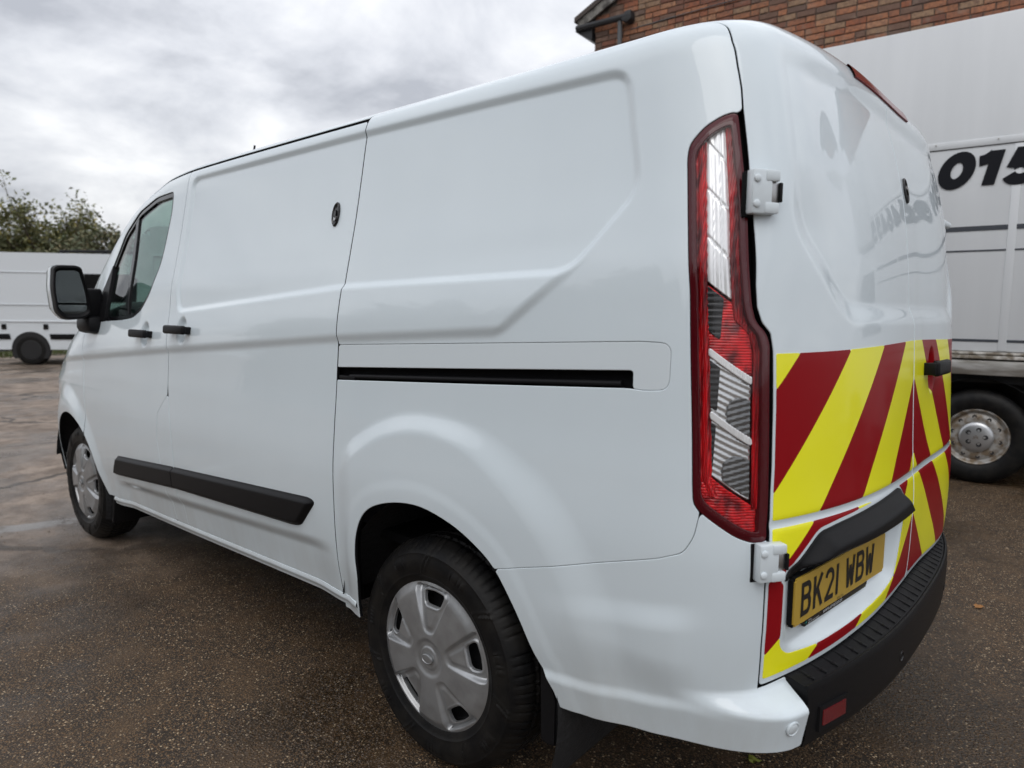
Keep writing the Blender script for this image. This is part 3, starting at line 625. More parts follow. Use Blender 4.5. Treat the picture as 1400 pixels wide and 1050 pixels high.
# ------------------------------------------------------------------ side details
cover = patch('rail_cover', np.concatenate([np.linspace(1.4, 1.99, 36), uside(.25, 1.45)]), vz(1.07, 1.29, .0045), lambda g: np.maximum.reduce([sdp(g.x, g.z, RAIL)+.0015, -(sdp(g.x, g.z, SLOT)), g.x-(XB_-GAPX)]), 'white_plastic', van, off=-.001)
patch('rail_channel', np.concatenate([np.linspace(1.5, 1.99, 14), uside(.25, 1.45, .02)]), vz(1.07, 1.24, .006), lambda g: np.maximum.reduce([sdp(g.x, g.z, SLOT)-.01, g.x-1.45, (g.zr-1.215)]), 'gap_black', cover, off=-.045, lip=0)
Pa, na = side_pt(1.36, 1.122, -.012); Pb, nb = side_pt(.40, 1.172, -.012)
tube('rail', [Pa, (Pa+Pb)/2+na*.003, Pb], .008, 'black_plastic', cover); 
box('rail_stop', Pa+Vector((.01, 0, -.004)), (.08, .02, .012), 'black_plastic', cover, .003)
MLD = [(3.262, .592), (2.6, .6425), (1.556, .706), (1.522, .697), (1.612, .600), (1.66, .5905), (2.58, .548), (3.33, .486), (3.335, .496)]
MLDR = rpoly(MLD, .02, 4)
mx_ = lambda g: .016*sst(0, -.016, sdp(g.x, g.z, MLDR))
patch('door_moulding', uside(1.45, 2.7), vz(.46, .74, .005), lambda g: np.maximum.reduce([sdp(g.x, g.z, MLDR), g.x-(XF_(g.z)-.004)]), 'black_plastic', van, off=.002, lip=.016, extra=mx_)
patch('door_moulding', uside(2.5, 3.4), vz(.46, .74, .005), lambda g: np.maximum.reduce([sdp(g.x, g.z, MLDR), XF_(g.z)+.004-g.x]), 'black_plastic', van, off=.002, lip=.016, extra=mx_)
# handles of the two side doors
def pull(x, z, m_parent, mir=1):
    P, n = side_pt(x, z, .016); F2 = frame(n, Vector((0, 0, 1)))
    hd = box('handle', P+F2 @ Vector((0, 0, .030)), (.185, .036, .020), 'black_plastic', van, .009, F2, 3)
    for q in (-.074, .074): box('handle_post', P+F2 @ Vector((q, 0, .012)), (.026, .030, .030), 'black_plastic', hd, .004, F2)
pull(2.885, 1.206, van); pull(2.505, 1.233, van)
P, n = side_pt(1.525, 1.636); lk = disc('lock', P, n, [(.030, -.002), (.030, .004), (.027, .007), (.023, .003), (.011, .003), (.009, .008), (.001, .008)], 'black_gloss', van, .62, 1.35)
disc('key_slot', P+n*.004-Vector((0, 0, .012)), n, [(.010, 0), (.009, .005), (.001, .005)], 'bare_metal', lk, .7, 1.2)
P, n = side_pt(2.65, .635); 
# window furniture
def win(g): return sdp(g.x, g.z, WIN)
BARX = lambda z: np.interp(z, [1.25, 1.8], [3.15, 3.235]); SAIL = lambda z: np.interp(z, [1.22, 1.35, 1.6], [3.43, 3.44, 3.50])
for s in (1, -1):
    mi_ = s < 0; uw = uside(2.7, 3.8, .008); vw = vz(1.15, 1.93, .008)
    seal = patch('window_seal', uw, vw, lambda g: np.maximum.reduce([win(g)+.001, -(win(g)+.022)]), 'black_gloss', van, off=-.005, lip=.02, mirror=mi_)
    patch('window_glass', uw, vw, lambda g: np.maximum.reduce([win(g)+.020, g.x-BARX(g.z)]), 'window_glass', van, off=-.013, lip=0, mirror=mi_)
    patch('quarter_glass', uw, vw, lambda g: np.maximum.reduce([win(g)+.020, BARX(g.z)+.0-g.x, g.x-SAIL(g.z)]), 'window_glass', van, off=-.012, lip=0, mirror=mi_)
    patch('window_bar', uw, vw, lambda g: np.maximum.reduce([win(g)+.018, np.abs(g.x-BARX(g.z))-.016]), 'black_gloss', van, off=-.006, lip=.015, mirror=mi_)
    patch('mirror_sail', uw, vw, lambda g: np.maximum.reduce([win(g)+.012, SAIL(g.z)-g.x]), 'black_plastic', van, off=.004, lip=.02, mirror=mi_)
# ------------------------------------------------------------------ tail lamp : housing, frame, light guides, chambers under a clear cover
ut = np.concatenate([np.linspace(.93, .998, 16), np.linspace(1, 2, 150), np.linspace(2.002, 2.03, 10)])
vt = vz(.84, 1.76, .0042)
INL = rpoly([(.221, 1.718), (.240, 1.712), (.264, 1.695), (.284, 1.665), (.285, 1.648), (.246, 1.371), (.226, 1.13), (.213, .970), (.209, .950), (.198, .936), (.140, .890), (.122, .880), (.112, .880), (.114, .925), (.120, 1.074), (.130, 1.260), (.137, 1.289), (.153, 1.313), (.161, 1.35), (.186, 1.546), (.203, 1.638)], .010, 3)
def lerp_x(a, b, z): return np.interp(z, a, b)
ZS = [.87, .95, 1.08, 1.25, 1.36, 1.54, 1.72]
XLo = lambda z: np.interp(z, [.87, .94, .985, 1.22, 1.44, 1.672, 1.74], [.11, .205, .224, .243, .266, .298, .30])
XRi = lambda z: np.interp(z, [.87, .94, 1.08, 1.25, 1.288, 1.315, 1.36, 1.54, 1.738], [.103, .104, .112, .120, .128, .148, .155, .178, .210])
XLi = lambda z: XLo(z)-.030; XRr = lambda z: XRi(z)+np.interp(z, [.9, 1.25, 1.32, 1.7], [.014, .013, .017, .020])
def band(g, lo, hi): return np.maximum(lo-g.z, g.z-hi)
dg_ = lambda g: g.z-(g.x-.17)*(-0.42)*(-1)        # chambers are divided by slanting lines
def zsl(c, x): return c+(x-.13)*.80-.012
for mi_ in (False, True):
    lamp = patch('tail_lamp', ut, vt, lambda g: sdp(g.x, g.z, LAMP)-.001, 'lens_dark', van, off=-.030, lip=.03, mirror=mi_)
    patch('rim', ut, vt, lambda g: np.maximum(sdp(g.x, g.z, LAMP), -(sdp(g.x, g.z, INL)+.0015)), 'lens_dark', lamp, off=.003, lip=.02, mirror=mi_, extra=lambda g: -.004*sst(-.010, 0, sdp(g.x, g.z, LAMP)))
    inner = lambda g: sdp(g.x, g.z, INL)
    rib = lambda k, a: (lambda g: a*np.sin(g.x*k))
    # light guides
    patch('light_guide', ut, vt, lambda g: np.maximum.reduce([inner(g), XLo(g.z)-.031-g.x, .955-g.z]), 'guide_red', lamp, off=-.008, lip=.008, mirror=mi_, extra=lambda g: .0016*np.sin((g.x-XLo(g.z))*900)+.004*np.exp(-((g.x-XLo(g.z)+.024)/.004)**2))
    patch('light_guide', ut, vt, lambda g: np.maximum.reduce([inner(g), g.x-XRr(g.z)-.006, .93-g.z, g.z-1.72]), 'lens_red_deep', lamp, off=-.007, lip=.008, mirror=mi_, extra=lambda g: .0014*np.sin((g.x-XRi(g.z))*1100))
    core = lambda g: np.maximum.reduce([inner(g)+.002, g.x-(XLo(g.z)-.033), XRr(g.z)+.008-g.x])
    # upper clear indicator chamber : fluted mirror
    t_of = lambda g: (g.x-XRr(g.z)-.008)/(XLo(g.z)-.033-XRr(g.z)-.008+1e-9)
    def flute(g):
        t = t_of(g); return .003*np.abs(np.sin(t*np.pi*3))+.003*np.exp(-((t-.36)/.035)**2)+.003*np.exp(-((t-.68)/.035)**2)-.003*np.exp(-((np.mod(g.z-1.40-.05*t, .100)-.04)/.0022)**2)
    ztop = lambda g: 1.700-.0*g.x
    patch('clear_chamber', ut, vt, lambda g: np.maximum.reduce([core(g), zsl(1.318, g.x)-g.z+.012]), 'lamp_chrome', lamp, off=-.013, lip=.006, mirror=mi_, extra=flute)
    # brake lens
    patch('brake_lens', ut, vt, lambda g: np.maximum.reduce([core(g), g.z-zsl(1.312, g.x)-.008, zsl(1.205, g.x)-g.z]), 'lens_red', lamp, off=-.012, lip=.006, mirror=mi_, extra=lambda g: .0010*np.sin(g.z*560+g.x*120)+.006*np.exp(-(((g.x-.165)/.02)**2+((g.z-1.275)/.03)**2)))
    # two clear chambers with ribs and slanting chrome bars
    for c_ in (1.082, .962):
        patch('reversing_chamber', ut, vt, lambda g, c_=c_: np.maximum.reduce([core(g), g.z-zsl(c_+.106, g.x), zsl(c_, g.x)-g.z]), 'lamp_grey', lamp, off=-.014, lip=.006, mirror=mi_, extra=lambda g, c_=c_: .0011*np.sin(g.z*480-g.x*260)-.0035*sst(.04, .0, np.hypot((g.x-.15)*1.1, g.z-zsl(c_+.04, .15))))
        patch('reflector_bowl', ut, vt, lambda g, c_=c_: np.maximum.reduce([core(g)+.001, np.hypot((g.x-.128)/.045, (g.z-zsl(c_+.022, g.x))/.055)-1, zsl(c_+.004, g.x)-g.z, g.z-zsl(c_+.104, g.x)])*1.0, 'lamp_mid', lamp, off=-.0115, lip=.003, mirror=mi_, extra=lambda g: .0011*np.sin(g.z*500+g.x*180))
        patch('lamp_socket', ut, vt, lambda g, c_=c_: np.maximum.reduce([core(g), g.z-zsl(c_+.098, g.x), zsl(c_+.01, g.x)-g.z, .192-g.x]), 'lamp_black', lamp, off=-.010, lip=.004, mirror=mi_, extra=lambda g: .0015*np.sin(g.z*520))
        patch('divider', ut, vt, lambda g, c_=c_: np.maximum.reduce([core(g), g.z-zsl(c_+.120, g.x), zsl(c_+.108, g.x)-g.z]), 'lamp_chrome', lamp, off=-.007, lip=.008, mirror=mi_, extra=lambda g: .0022*np.sin(g.x*1400))
    patch('socket_red', ut, vt, lambda g: np.maximum.reduce([core(g), g.z-zsl(1.318, g.x), zsl(1.235, g.x)-g.z, .196-g.x]), 'lamp_black', lamp, off=-.009, lip=.004, mirror=mi_, extra=lambda g: .0016*np.sin(g.z*520))
    # lower red lens with facets
    def facet(g):
        a = (g.x-.155)*40; b = (g.z-.945)*30; return .003*np.abs(np.sin(a*2.1+b))+.0025*np.abs(np.sin(a*1.3-b*1.7))+.0008*np.sin(g.z*560-g.x*300)
    patch('fog_lens', ut, vt, lambda g: np.maximum.reduce([inner(g)+.004, g.z-zsl(.952, g.x), XRi(g.z)+.004-g.x]), 'lens_red', lamp, off=-.012, lip=.006, mirror=mi_, extra=facet)
    patch('clear_cover', ut[::2], vt[::2], lambda g: sdp(g.x, g.z, INL)-.004, 'clear_cover', lamp, off=.0055, lip=0, mirror=mi_)

# ------------------------------------------------------------------ rear step bumper
yb_ = np.linspace(-.750, .750, 141)
xo = -.072+.104*(np.abs(yb_)/.765)**2.5; xi = .008+.082*(np.abs(yb_)/.80)**2.3+.012
prof = []   # cross section, from the door side over the step to the underside: (t between inner and outer edge, z)
SEC = [(0, .515), (0, .540), (.08, .543), (.45, .540), (.86, .533), (.90, .5365), (.955, .5365), (.985, .531), (1.0, .518), (1.01, .49), (1.0, .45), (.97, .415), (.90, .398), (.70, .392), (.3, .392)]
V_ = []
for i, y_ in enumerate(yb_):
    zz_ = .004+.030*(1-(abs(y_)/.765)**2)
    for t, z_ in SEC: V_.append((xi[i]+(xo[i]-xi[i])*t, y_, z_+zz_*(1-.6*t)*(1 if z_ > .5 else .3)))
k_ = len(SEC); F_ = [(i*k_+j, i*k_+j+1, (i+1)*k_+j+1, (i+1)*k_+j) for i in range(140) for j in range(k_-1)]
F_ += [tuple(range(k_)), tuple(140*k_+q for q in range(k_))[::-1]]
me = bpy.data.meshes.new('bumper_step'); me.from_pydata(V_, [], F_); me.update(); me.polygons.foreach_set('use_smooth', [True]*len(me.polygons)); me.set_sharp_from_angle(angle=R(32))
bs = link('bumper_step', me, 'black_plastic', van)
for q in np.arange(-.712, .72, .0445):      # ribs of the tread
    xi_ = .008+.082*(abs(q)/.80)**2.3+.012; xo_ = -.072+.104*(abs(q)/.765)**2.5; zq = .5415+.004+.030*(1-(q/.765)**2); zd_ = -.008-.5*(zq-.5415)
    a, b = Vector((xi_+(xo_-xi_)*.03, q, zq)), Vector((xi_+(xo_-xi_)*.82, q, zq+zd_)); tt_ = (b-a)
    rot = Matrix((tt_.normalized(), Vector((0, 1, 0)), tt_.normalized().cross(Vector((0, 1, 0))))).transposed()
    box('tread_rib', (a+b)/2, (tt_.length, .008, .008), 'black_plastic', bs, .0015, rot)
    box('tread_stud', a+tt_*.80+Vector((0, 0, .001)), (.010, .012, .007), 'black_plastic', bs, .003)
# reflectors, parking sensors, underside
for s in (1, -1):
    rf = [(-.004+.008, .735*s), ]
    for nm, y0_, y1_, z0_, z1_, off_, mm in (('reflector_surround', .612, .715, .425, .482, .003, 'black_plastic'), ('reflector', .622, .705, .438, .472, .005, 'reflector_red')):
        V_ = []
        for y_ in np.linspace(y0_, y1_, 9):
            x_ = -.072+.104*(y_/.765)**2.5
            for z_ in (z0_, z1_):
                V_ += [(x_-off_-.002, y_*s, z_), (x_+.01, y_*s, z_)]
        F_ = []
        for i in range(8):
            q = i*4; F_ += [(q, q+4, q+6, q+2), (q+2, q+6, q+7, q+3), (q, q+1, q+5, q+4)]
        F_ += [(0, 2, 3, 1), (32, 33, 35, 34)]
        raw(nm, V_, F_, mm, bs)
for y_ in (.30, -.30):
    x_ = -.072+.104*(abs(y_)/.765)**2.5
    disc('parking_sensor', Vector((x_+.001, y_, .462)), Vector((-1, 0.1*np.sign(y_), 0)), [(.014, -.002), (.014, .002), (.012, .003), (.0105, .001), (.001, .001)], 'black_gloss', bs)
for s in (1, -1):
    u_ = 1.04*s; P, n = on_body(u_, v_of_z(.478), .0)
    P2, n2 = on_body(abs(u_), v_of_z(.478), .0); P2 = Vector((P2.x, P2.y*s, P2.z)); n2 = Vector((n2.x, n2.y*s, n2.z))
    ps = disc('parking_sensor', P2, n2, [(.017, -.002), (.017, .002), (.015, .0032), (.0135, .001), (.0125, .001)], 'white_plastic', van)
    disc('sensor_face', P2+n2*.0005, n2, [(.0118, -.001), (.0118, .0018), (.0105, .0026), (.001, .0026)], 'white_plastic', ps)
patch('bumper_corner', np.concatenate([np.linspace(.55, .99, 40), UC[:-1:2], uside(.25, .85, .012)]), vz(.36, .98, .01), lambda g: np.maximum.reduce([sdp(g.x, g.z, BUMP)+.0018, -(doorzone(g)-.004), -(lampd(g)-.004), -sdp(g.x, g.z, ARCH_R), np.interp(g.x, [.05, .2, .4, .53, .6], [.425, .415, .398, .386, .40])-g.z, .748-g.y]), PW, van, lip=.03, mirror=True)
prism('under_bumper', [(.02, .70), (.02, -.70), (.30, -.86), (.30, .86)], 'z', .41, .50, 'gap_black', van)

# ------------------------------------------------------------------ wheels
def make_wheel(name_parent, c, sgn, detailed=True, ang=0):
    """wheel with outer face towards sgn*y ; c = hub centre, outer face of trim near y=0 local"""
    w = empty('wheel', c, 0, name_parent)
    RO, WD = .338, .205
    prof = [(.205, -.012), (.212, -.004), (.222, .000), (.228, .003), (.232, .0045), (.235, .006), (.238, .007), (.241, .008), (.246, .0095), (.254, .0112), (.262, .0123), (.268, .0125), (.277, .0118), (.285, .0105), (.292, .0082), (.296, .0066), (.300, .005), (.304, .0030), (.308, .0005), (.314, -.006), (.322, -.016), (.329, -.026), (.333, -.036)]
    tread = [(.3365, q) for q in np.linspace(-.042, -WD+.042, 26)]
    back = [(.333, -WD+.036), (.322, -WD+.018), (.30, -WD+.0), (.25, -WD-.006), (.205, -WD+.01)]
    pr = prof+tread+back; yy0 = np.array([q[1] for q in pr])
    NA = 420
    def disp(t, r, y, k):
        dr = np.zeros_like(r)
        tr = (y < -.030) & (y > -WD+.030)
        cell = np.mod(t*78/(2*np.pi), 1.0); zig = .012*np.abs(np.mod(t*62/(2*np.pi)*1.0, 1)-.5)
        groove = (np.abs(y+.060+zig) < .0045) | (np.abs(y+.1025) < .0045) | (np.abs(y+WD-.060-zig) < .0045)
        sip = (cell < .16) & ((y > -.066) | (y < -WD+.066))
        mid = (np.mod(cell+.4, 1) < .10) & (y < -.066) & (y > -WD+.066)
        dr = np.where(tr & groove, -.008, dr); dr = np.where(tr & ~groove & (sip | mid), -.0055, dr)
        # shoulder notches and side-wall marks
        sh = (y > -.030) & (r > .312); dr = np.where(sh & (cell < .16), dr-.0028, dr)
        yy = y.copy()
        side = (y > -.002) & (r > .262) & (r < .292)
        a = np.mod(t*7/(2*np.pi), 1.0)
        mark = side & (a > .08) & (a < .30) & (np.mod(a*40, 1) > .3)
        mark2 = (r > .245) & (r < .305) & (y > -.004) & ((np.abs(a-.62-(r-.27)*2.0) < .012) | (np.abs(a-.68-(r-.27)*2.0) < .012))
        yy = yy+np.where(mark | mark2, .0028, 0)+.0022*np.exp(-((r-.300)/.004)**2)*(y > -.01)+.0018*np.exp(-((r-.238)/.003)**2)*(y > -.01)
        return r+dr, yy*1.0
    ty = lathe('tyre', pr, 'rubber', w, NA, disp=disp)
    # trim : height field over a disc with five pockets and openings
    if detailed:
        n = 190; RR = .2235; a = np.linspace(-RR-.004, RR+.004, n); A, B = np.meshgrid(a, a, indexing='ij')
        r = np.hypot(A, B); th = np.degrees(np.arctan2(B, A))
        hh = .006+.016*(1-(r/RR)**2)-.010*sst(.185, .222, r)
        hh += -.006*sst(.060, .045, r)+.004*sst(.036, .030, r)
        phi_h = np.full(r.shape, 1.0)
        for q in (90, 18, -54, -126, 162):
            q += ang
            pr_ = A*math.cos(R(q))+B*math.sin(R(q)); pt = -A*math.sin(R(q))+B*math.cos(R(q))
            pk = rpoly([(.070, -.020), (.150, -.054), (.202, -.074), (.208, 0), (.202, .074), (.150, .054), (.070, .020)], .018, 4)
            dd = sdp(pr_, pt, pk); dep = np.interp(pr_, [.07, .15, .20], [.004, .013, .020])
            hh += -dep*sst(.002, -.009, dd)
            isl = rpoly([(.085, -.012), (.150, -.034), (.150, .034), (.085, .012)], .012, 3)
            hh += .004*sst(.002, -.010, sdp(pr_, pt, isl))
            hole = rpoly([(.150, -.031), (.187, -.042), (.192, 0), (.187, .042), (.150, .031)], .012, 4)
            hd_ = sdp(pr_, pt, hole); hh += .0035*np.exp(-((hd_-.004)/.0035)**2)
            phi_h = np.minimum(phi_h, hd_)
        phi = np.maximum(r-RR, -phi_h); V = np.stack([A, hh*1.0, B], -1).reshape(-1, 3); ff = phi.ravel(); I = np.arange(n*n).reshape(n, n)
        ins = phi < 0; cnt = ins[:-1, :-1].astype(int)+ins[1:, :-1]+ins[1:, 1:]+ins[:-1, 1:]; faces = []; extra = []; cr_ = {}
        fi, fj = np.nonzero(cnt == 4); faces = np.stack([I[fi, fj], I[fi, fj+1], I[fi+1, fj+1], I[fi+1, fj]], -1).tolist()
        sg = []
        mi, mj = np.nonzero((cnt > 0) & (cnt < 4))
        for i, j in zip(mi.tolist(), mj.tolist()):
            c4 = [i*n+j, i*n+j+1, (i+1)*n+j+1, (i+1)*n+j]; plg = []; xs = []
            for k2 in range(4):
                a_, b_ = c4[k2], c4[(k2+1) % 4]; ia, ib = ff[a_] < 0, ff[b_] < 0
                if ia: plg.append(a_)
                if ia != ib:
                    key = (min(a_, b_), max(a_, b_))
                    if key not in cr_:
                        t = ff[key[0]]/(ff[key[0]]-ff[key[1]]); cr_[key] = n*n+len(extra); extra.append(V[key[0]]*(1-t)+V[key[1]]*t)
                    plg.append(cr_[key]); xs.append(cr_[key])
            if len(plg) > 2: faces.append(plg)
            if len(xs) == 2: sg.append(xs)
        V = np.concatenate([V, np.array(extra)]); nb = len(V); ids = sorted({q for s_ in sg for q in s_}); mp = {q: nb+i for i, q in enumerate(ids)}
        V = np.concatenate([V, V[ids]-[0, .010, 0]]); faces += [[a_, b_, mp[b_], mp[a_]] for a_, b_ in sg]
        us_ = np.unique(np.concatenate([np.array(q) for q in faces])); rm = -np.ones(len(V), int); rm[us_] = np.arange(len(us_)); V = V[us_]
        me = bpy.data.meshes.new('wheel_trim'); me.from_pydata(V.tolist(), [], [[int(rm[q]) for q in f] for f in faces]); me.update()
        bm = bmesh.new(); bm.from_mesh(me); bmesh.ops.recalc_face_normals(bm, faces=bm.faces[:]); bm.to_mesh(me); bm.free()
        me.polygons.foreach_set('use_smooth', [True]*len(me.polygons)); me.set_sharp_from_angle(angle=R(50))
        tr_ = link('wheel_trim', me, 'trim_silver', w)
        disc('emblem', Vector((0, .0255, 0)), Vector((0, 1, 0)), [(.0215, -.004), (.0215, .001), (.0195, .002), (.018, .0005), (.001, .0012)], 'trim_silver', tr_, 1, .62)
    lathe('rim', [(.222, -.004), (.214, -.010), (.205, -.02), (.195, -.05), (.16, -.055), (.06, -.045), (.001, -.045)], 'lamp_black', w, 48)
    if sgn < 0: w.scale = (1, -1, 1)
    return w
WR = .335
w1 = make_wheel(van, (1.0, .940, WR), 1, True, 0)
w2 = copy_tree(w1, van); w2.location = (3.933, .940, WR-.0); w2.rotation_euler = (0, R(-17), 0)
for x_ in (1.0, 3.933):
    o = copy_tree(w1, van); o.location = (x_, -.940, WR); o.scale = (1, -1, 1)
# wheel-arch liners
def liner(cx, r_, poly, m='gap_black'):
    th = np.linspace(R(12 if cx > 3 else 8), R(200), 40); V_ = []
    for y_, rr_ in ((.965, r_), (.93, r_+.012), (.60, r_+.01), (.55, r_-.06)):
        V_ += [(cx+rr_*math.cos(t), y_, .345+rr_*math.sin(t)*1.04) for t in th]
    F_ = [(i*40+j, i*40+j+1, (i+1)*40+j+1, (i+1)*40+j) for i in range(3) for j in range(39)]
    V_ += [(cx, .55, .345)]; F_ += [(3*40+j, 3*40+j+1, 160) for j in range(39)]
    for s in (1, -1): raw('arch_liner', [(a, b*s, c) for a, b, c in V_], F_, 'liner', van, True)
m = mat('liner', (.012, .012, .013), .75); bump_noise(m, 60, .5, .01)
liner(.97, .440, None); liner(3.945, .41, None)
# mud flaps
def flap(pts, y0_, y1_): 
    for s in (1, -1): prism('mud_flap', pts, 'y', y0_*s, y1_*s, 'black_plastic', van, .004)
for s in (1, -1):
    bm = bmesh.new()
    sec = [(.600, .500), (.556, .42), (.545, .385), (.545, .268), (.570, .258), (.595, .266)]
    A = [bm.verts.new((a, .952*s, b)) for a, b in sec]; B = [bm.verts.new((a+.004, .84*s, b)) for a, b in sec]
    bm.faces.new(A); bm.faces.new(B[::-1])
    for i in range(len(sec)): bm.faces.new((A[i], A[(i+1) % 6], B[(i+1) % 6], B[i]))
    bmesh.ops.bevel(bm, geom=bm.edges[:], offset=.005, segments=2, affect='EDGES'); from_bm('mud_flap', bm, 'black_plastic', van, True, 40)
    box('mud_flap', (3.50, .845*s, .275), (.03, .20, .19), 'black_plastic', van, .008, Matrix.Rotation(R(-14), 3, 'Y'))
# underside, exhaust and load floor
box('underbody', (2.35, 0, .40), (1.75, 1.70, .16), 'gap_black', van, .02); box('underbody', (1.0, 0, .44), (1.2, 1.0, .16), 'gap_black', van, .02)
box('underbody', (3.95, 0, .40), (1.3, 1.0, .25), 'gap_black', van, .02); box('rear_axle', (1.0, 0, .34), (.10, 1.66, .10), 'gap_black', van, .03)
box('tow_eye', (.03, .48, .375), (.05, .022, .045), 'bare_metal', van, .006)
box('load_floor', (1.5, 0, .60), (2.3, 1.7, .03), 'gap_black', van)
# ------------------------------------------------------------------ cab interior
prism('bulkhead', [(-.86, .55), (-.93, 1.1), (-.80, 1.88), (.80, 1.88), (.93, 1.1), (.86, .55)], 'x', 2.60, 2.63, 'cab_plastic', van)
box('cab_floor', (3.2, 0, .62), (1.2, 1.6, .04), 'cab_plastic', van)
box('dashboard', (3.80, 0, 1.14), (.42, 1.60, .40), 'cab_plastic', van, .08, Matrix.Rotation(R(8), 3, 'Y'), 4)
for y_ in (.62, .24, -.48):
    st = empty('cab_seat', (0, 0, 0), 0, van)
    box('cushion', (3.02, y_, .86), (.50, .40 if y_ > 0 else .48, .16), 'seat_cloth', st, .05, None, 3)
    box('backrest', (2.78, y_, 1.16), (.13, .38 if y_ > 0 else .46, .56), 'seat_cloth', st, .05, Matrix.Rotation(R(-10), 3, 'Y'), 3)
    box('headrest', (2.715, y_, 1.525), (.09, .25, .16), 'seat_cloth', st, .035, Matrix.Rotation(R(-8), 3, 'Y'), 3)
bm = bmesh.new()
for q in range(32):
    t0, t1 = 2*math.pi*q/32, 2*math.pi*(q+1)/32
c_ = Vector((3.50, -.48, 1.17)); ax_ = Matrix.Rotation(R(-62), 3, 'Y')
add_tube(bm, [c_+ax_ @ Vector((.19*math.cos(2*math.pi*q/28), .19*math.sin(2*math.pi*q/28), 0)) for q in range(29)], .014, 8); from_bm('steering_wheel', bm, 'black_plastic', van, True)
# ------------------------------------------------------------------ door mirrors
for s in (1, -1):
    mr_ = empty('door_mirror', (0, 0, 0), 0, van)
    # outline in (y,z) seen from behind, swelling forwards
    ol = [(b-.030, c+.0) for b, c in rpoly([(1.022, 1.292), (1.055, 1.268), (1.135, 1.262), (1.170, 1.300), (1.180, 1.42), (1.172, 1.515), (1.155, 1.528), (1.075, 1.530), (1.055, 1.520), (1.030, 1.40)], .03, 5)]
    cy_, cz_ = 1.07, 1.40; rings = [(3.520, .93), (3.516, 1.0), (3.54, 1.03), (3.60, 1.02), (3.655, .93), (3.69, .76), (3.705, .45), (3.708, .05)]
    def shell(nm, rg, m, cap0=False):
        bm = bmesh.new(); RS = []
        for x_, k2 in rg: RS.append([bm.verts.new((x_+(b-1.1)*.10*1, (cy_+(b-cy_)*k2)*s, cz_+(c-cz_)*k2)) for b, c in ol])
        for A, B in zip(RS, RS[1:]):
            for j in range(len(ol)): bm.faces.new((A[j], A[(j+1) % len(ol)], B[(j+1) % len(ol)], B[j]))
        if cap0: bm.faces.new(RS[0])
        bm.faces.new(RS[-1]); return from_bm(nm, bm, m, mr_, True, 45)
    shell('mirror_cap', [(3.565, 1.012), (3.565, 1.036), (3.60, 1.028), (3.655, .935), (3.69, .765), (3.705, .455), (3.710, .05)], PW)
    shell('mirror_bezel', [(3.545, .80), (3.530, .84), (3.518, .93), (3.520, 1.0), (3.545, 1.028), (3.60, 1.015), (3.64, .9)], 'black_plastic')
    for nm, z0_, z1_ in (('mirror_glass', 1.345, 1.512), ('mirror_glass', 1.283, 1.335)):
        gp = [(b, c) for b, c in [(cy_+(b-cy_)*.84, cz_+(c-cz_)*.86) for b, c in ol]]
        gp = [(b, min(max(c, z0_), z1_)) for b, c in gp]; bm = bmesh.new()
        vs2 = []; last = None
        for b, c in gp:
            if last and math.dist(last, (b, c)) < 1e-4: continue
            vs2.append(bm.verts.new((3.540+(b-1.1)*.16, b*s, c))); last = (b, c)
        bm.faces.new(vs2); bmesh.ops.solidify(bm, geom=bm.faces[:], thickness=.004); from_bm(nm, bm, 'mirror', mr_)
    prism('mirror_arm', [(3.54, 1.275), (3.61, 1.265), (3.64, 1.33), (3.61, 1.42), (3.56, 1.42)], 'y', .92*s, 1.035*s, 'black_plastic', mr_, .012)
    box('mirror_base', (3.60, .965*s, 1.235), (.20, .10, .09), 'black_plastic', mr_, .03)
# roof aerial
tube('aerial', [(2.96, .42, 1.93), (2.88, .42, 2.135)], [.008, .005], 'black_plastic', van, 6)
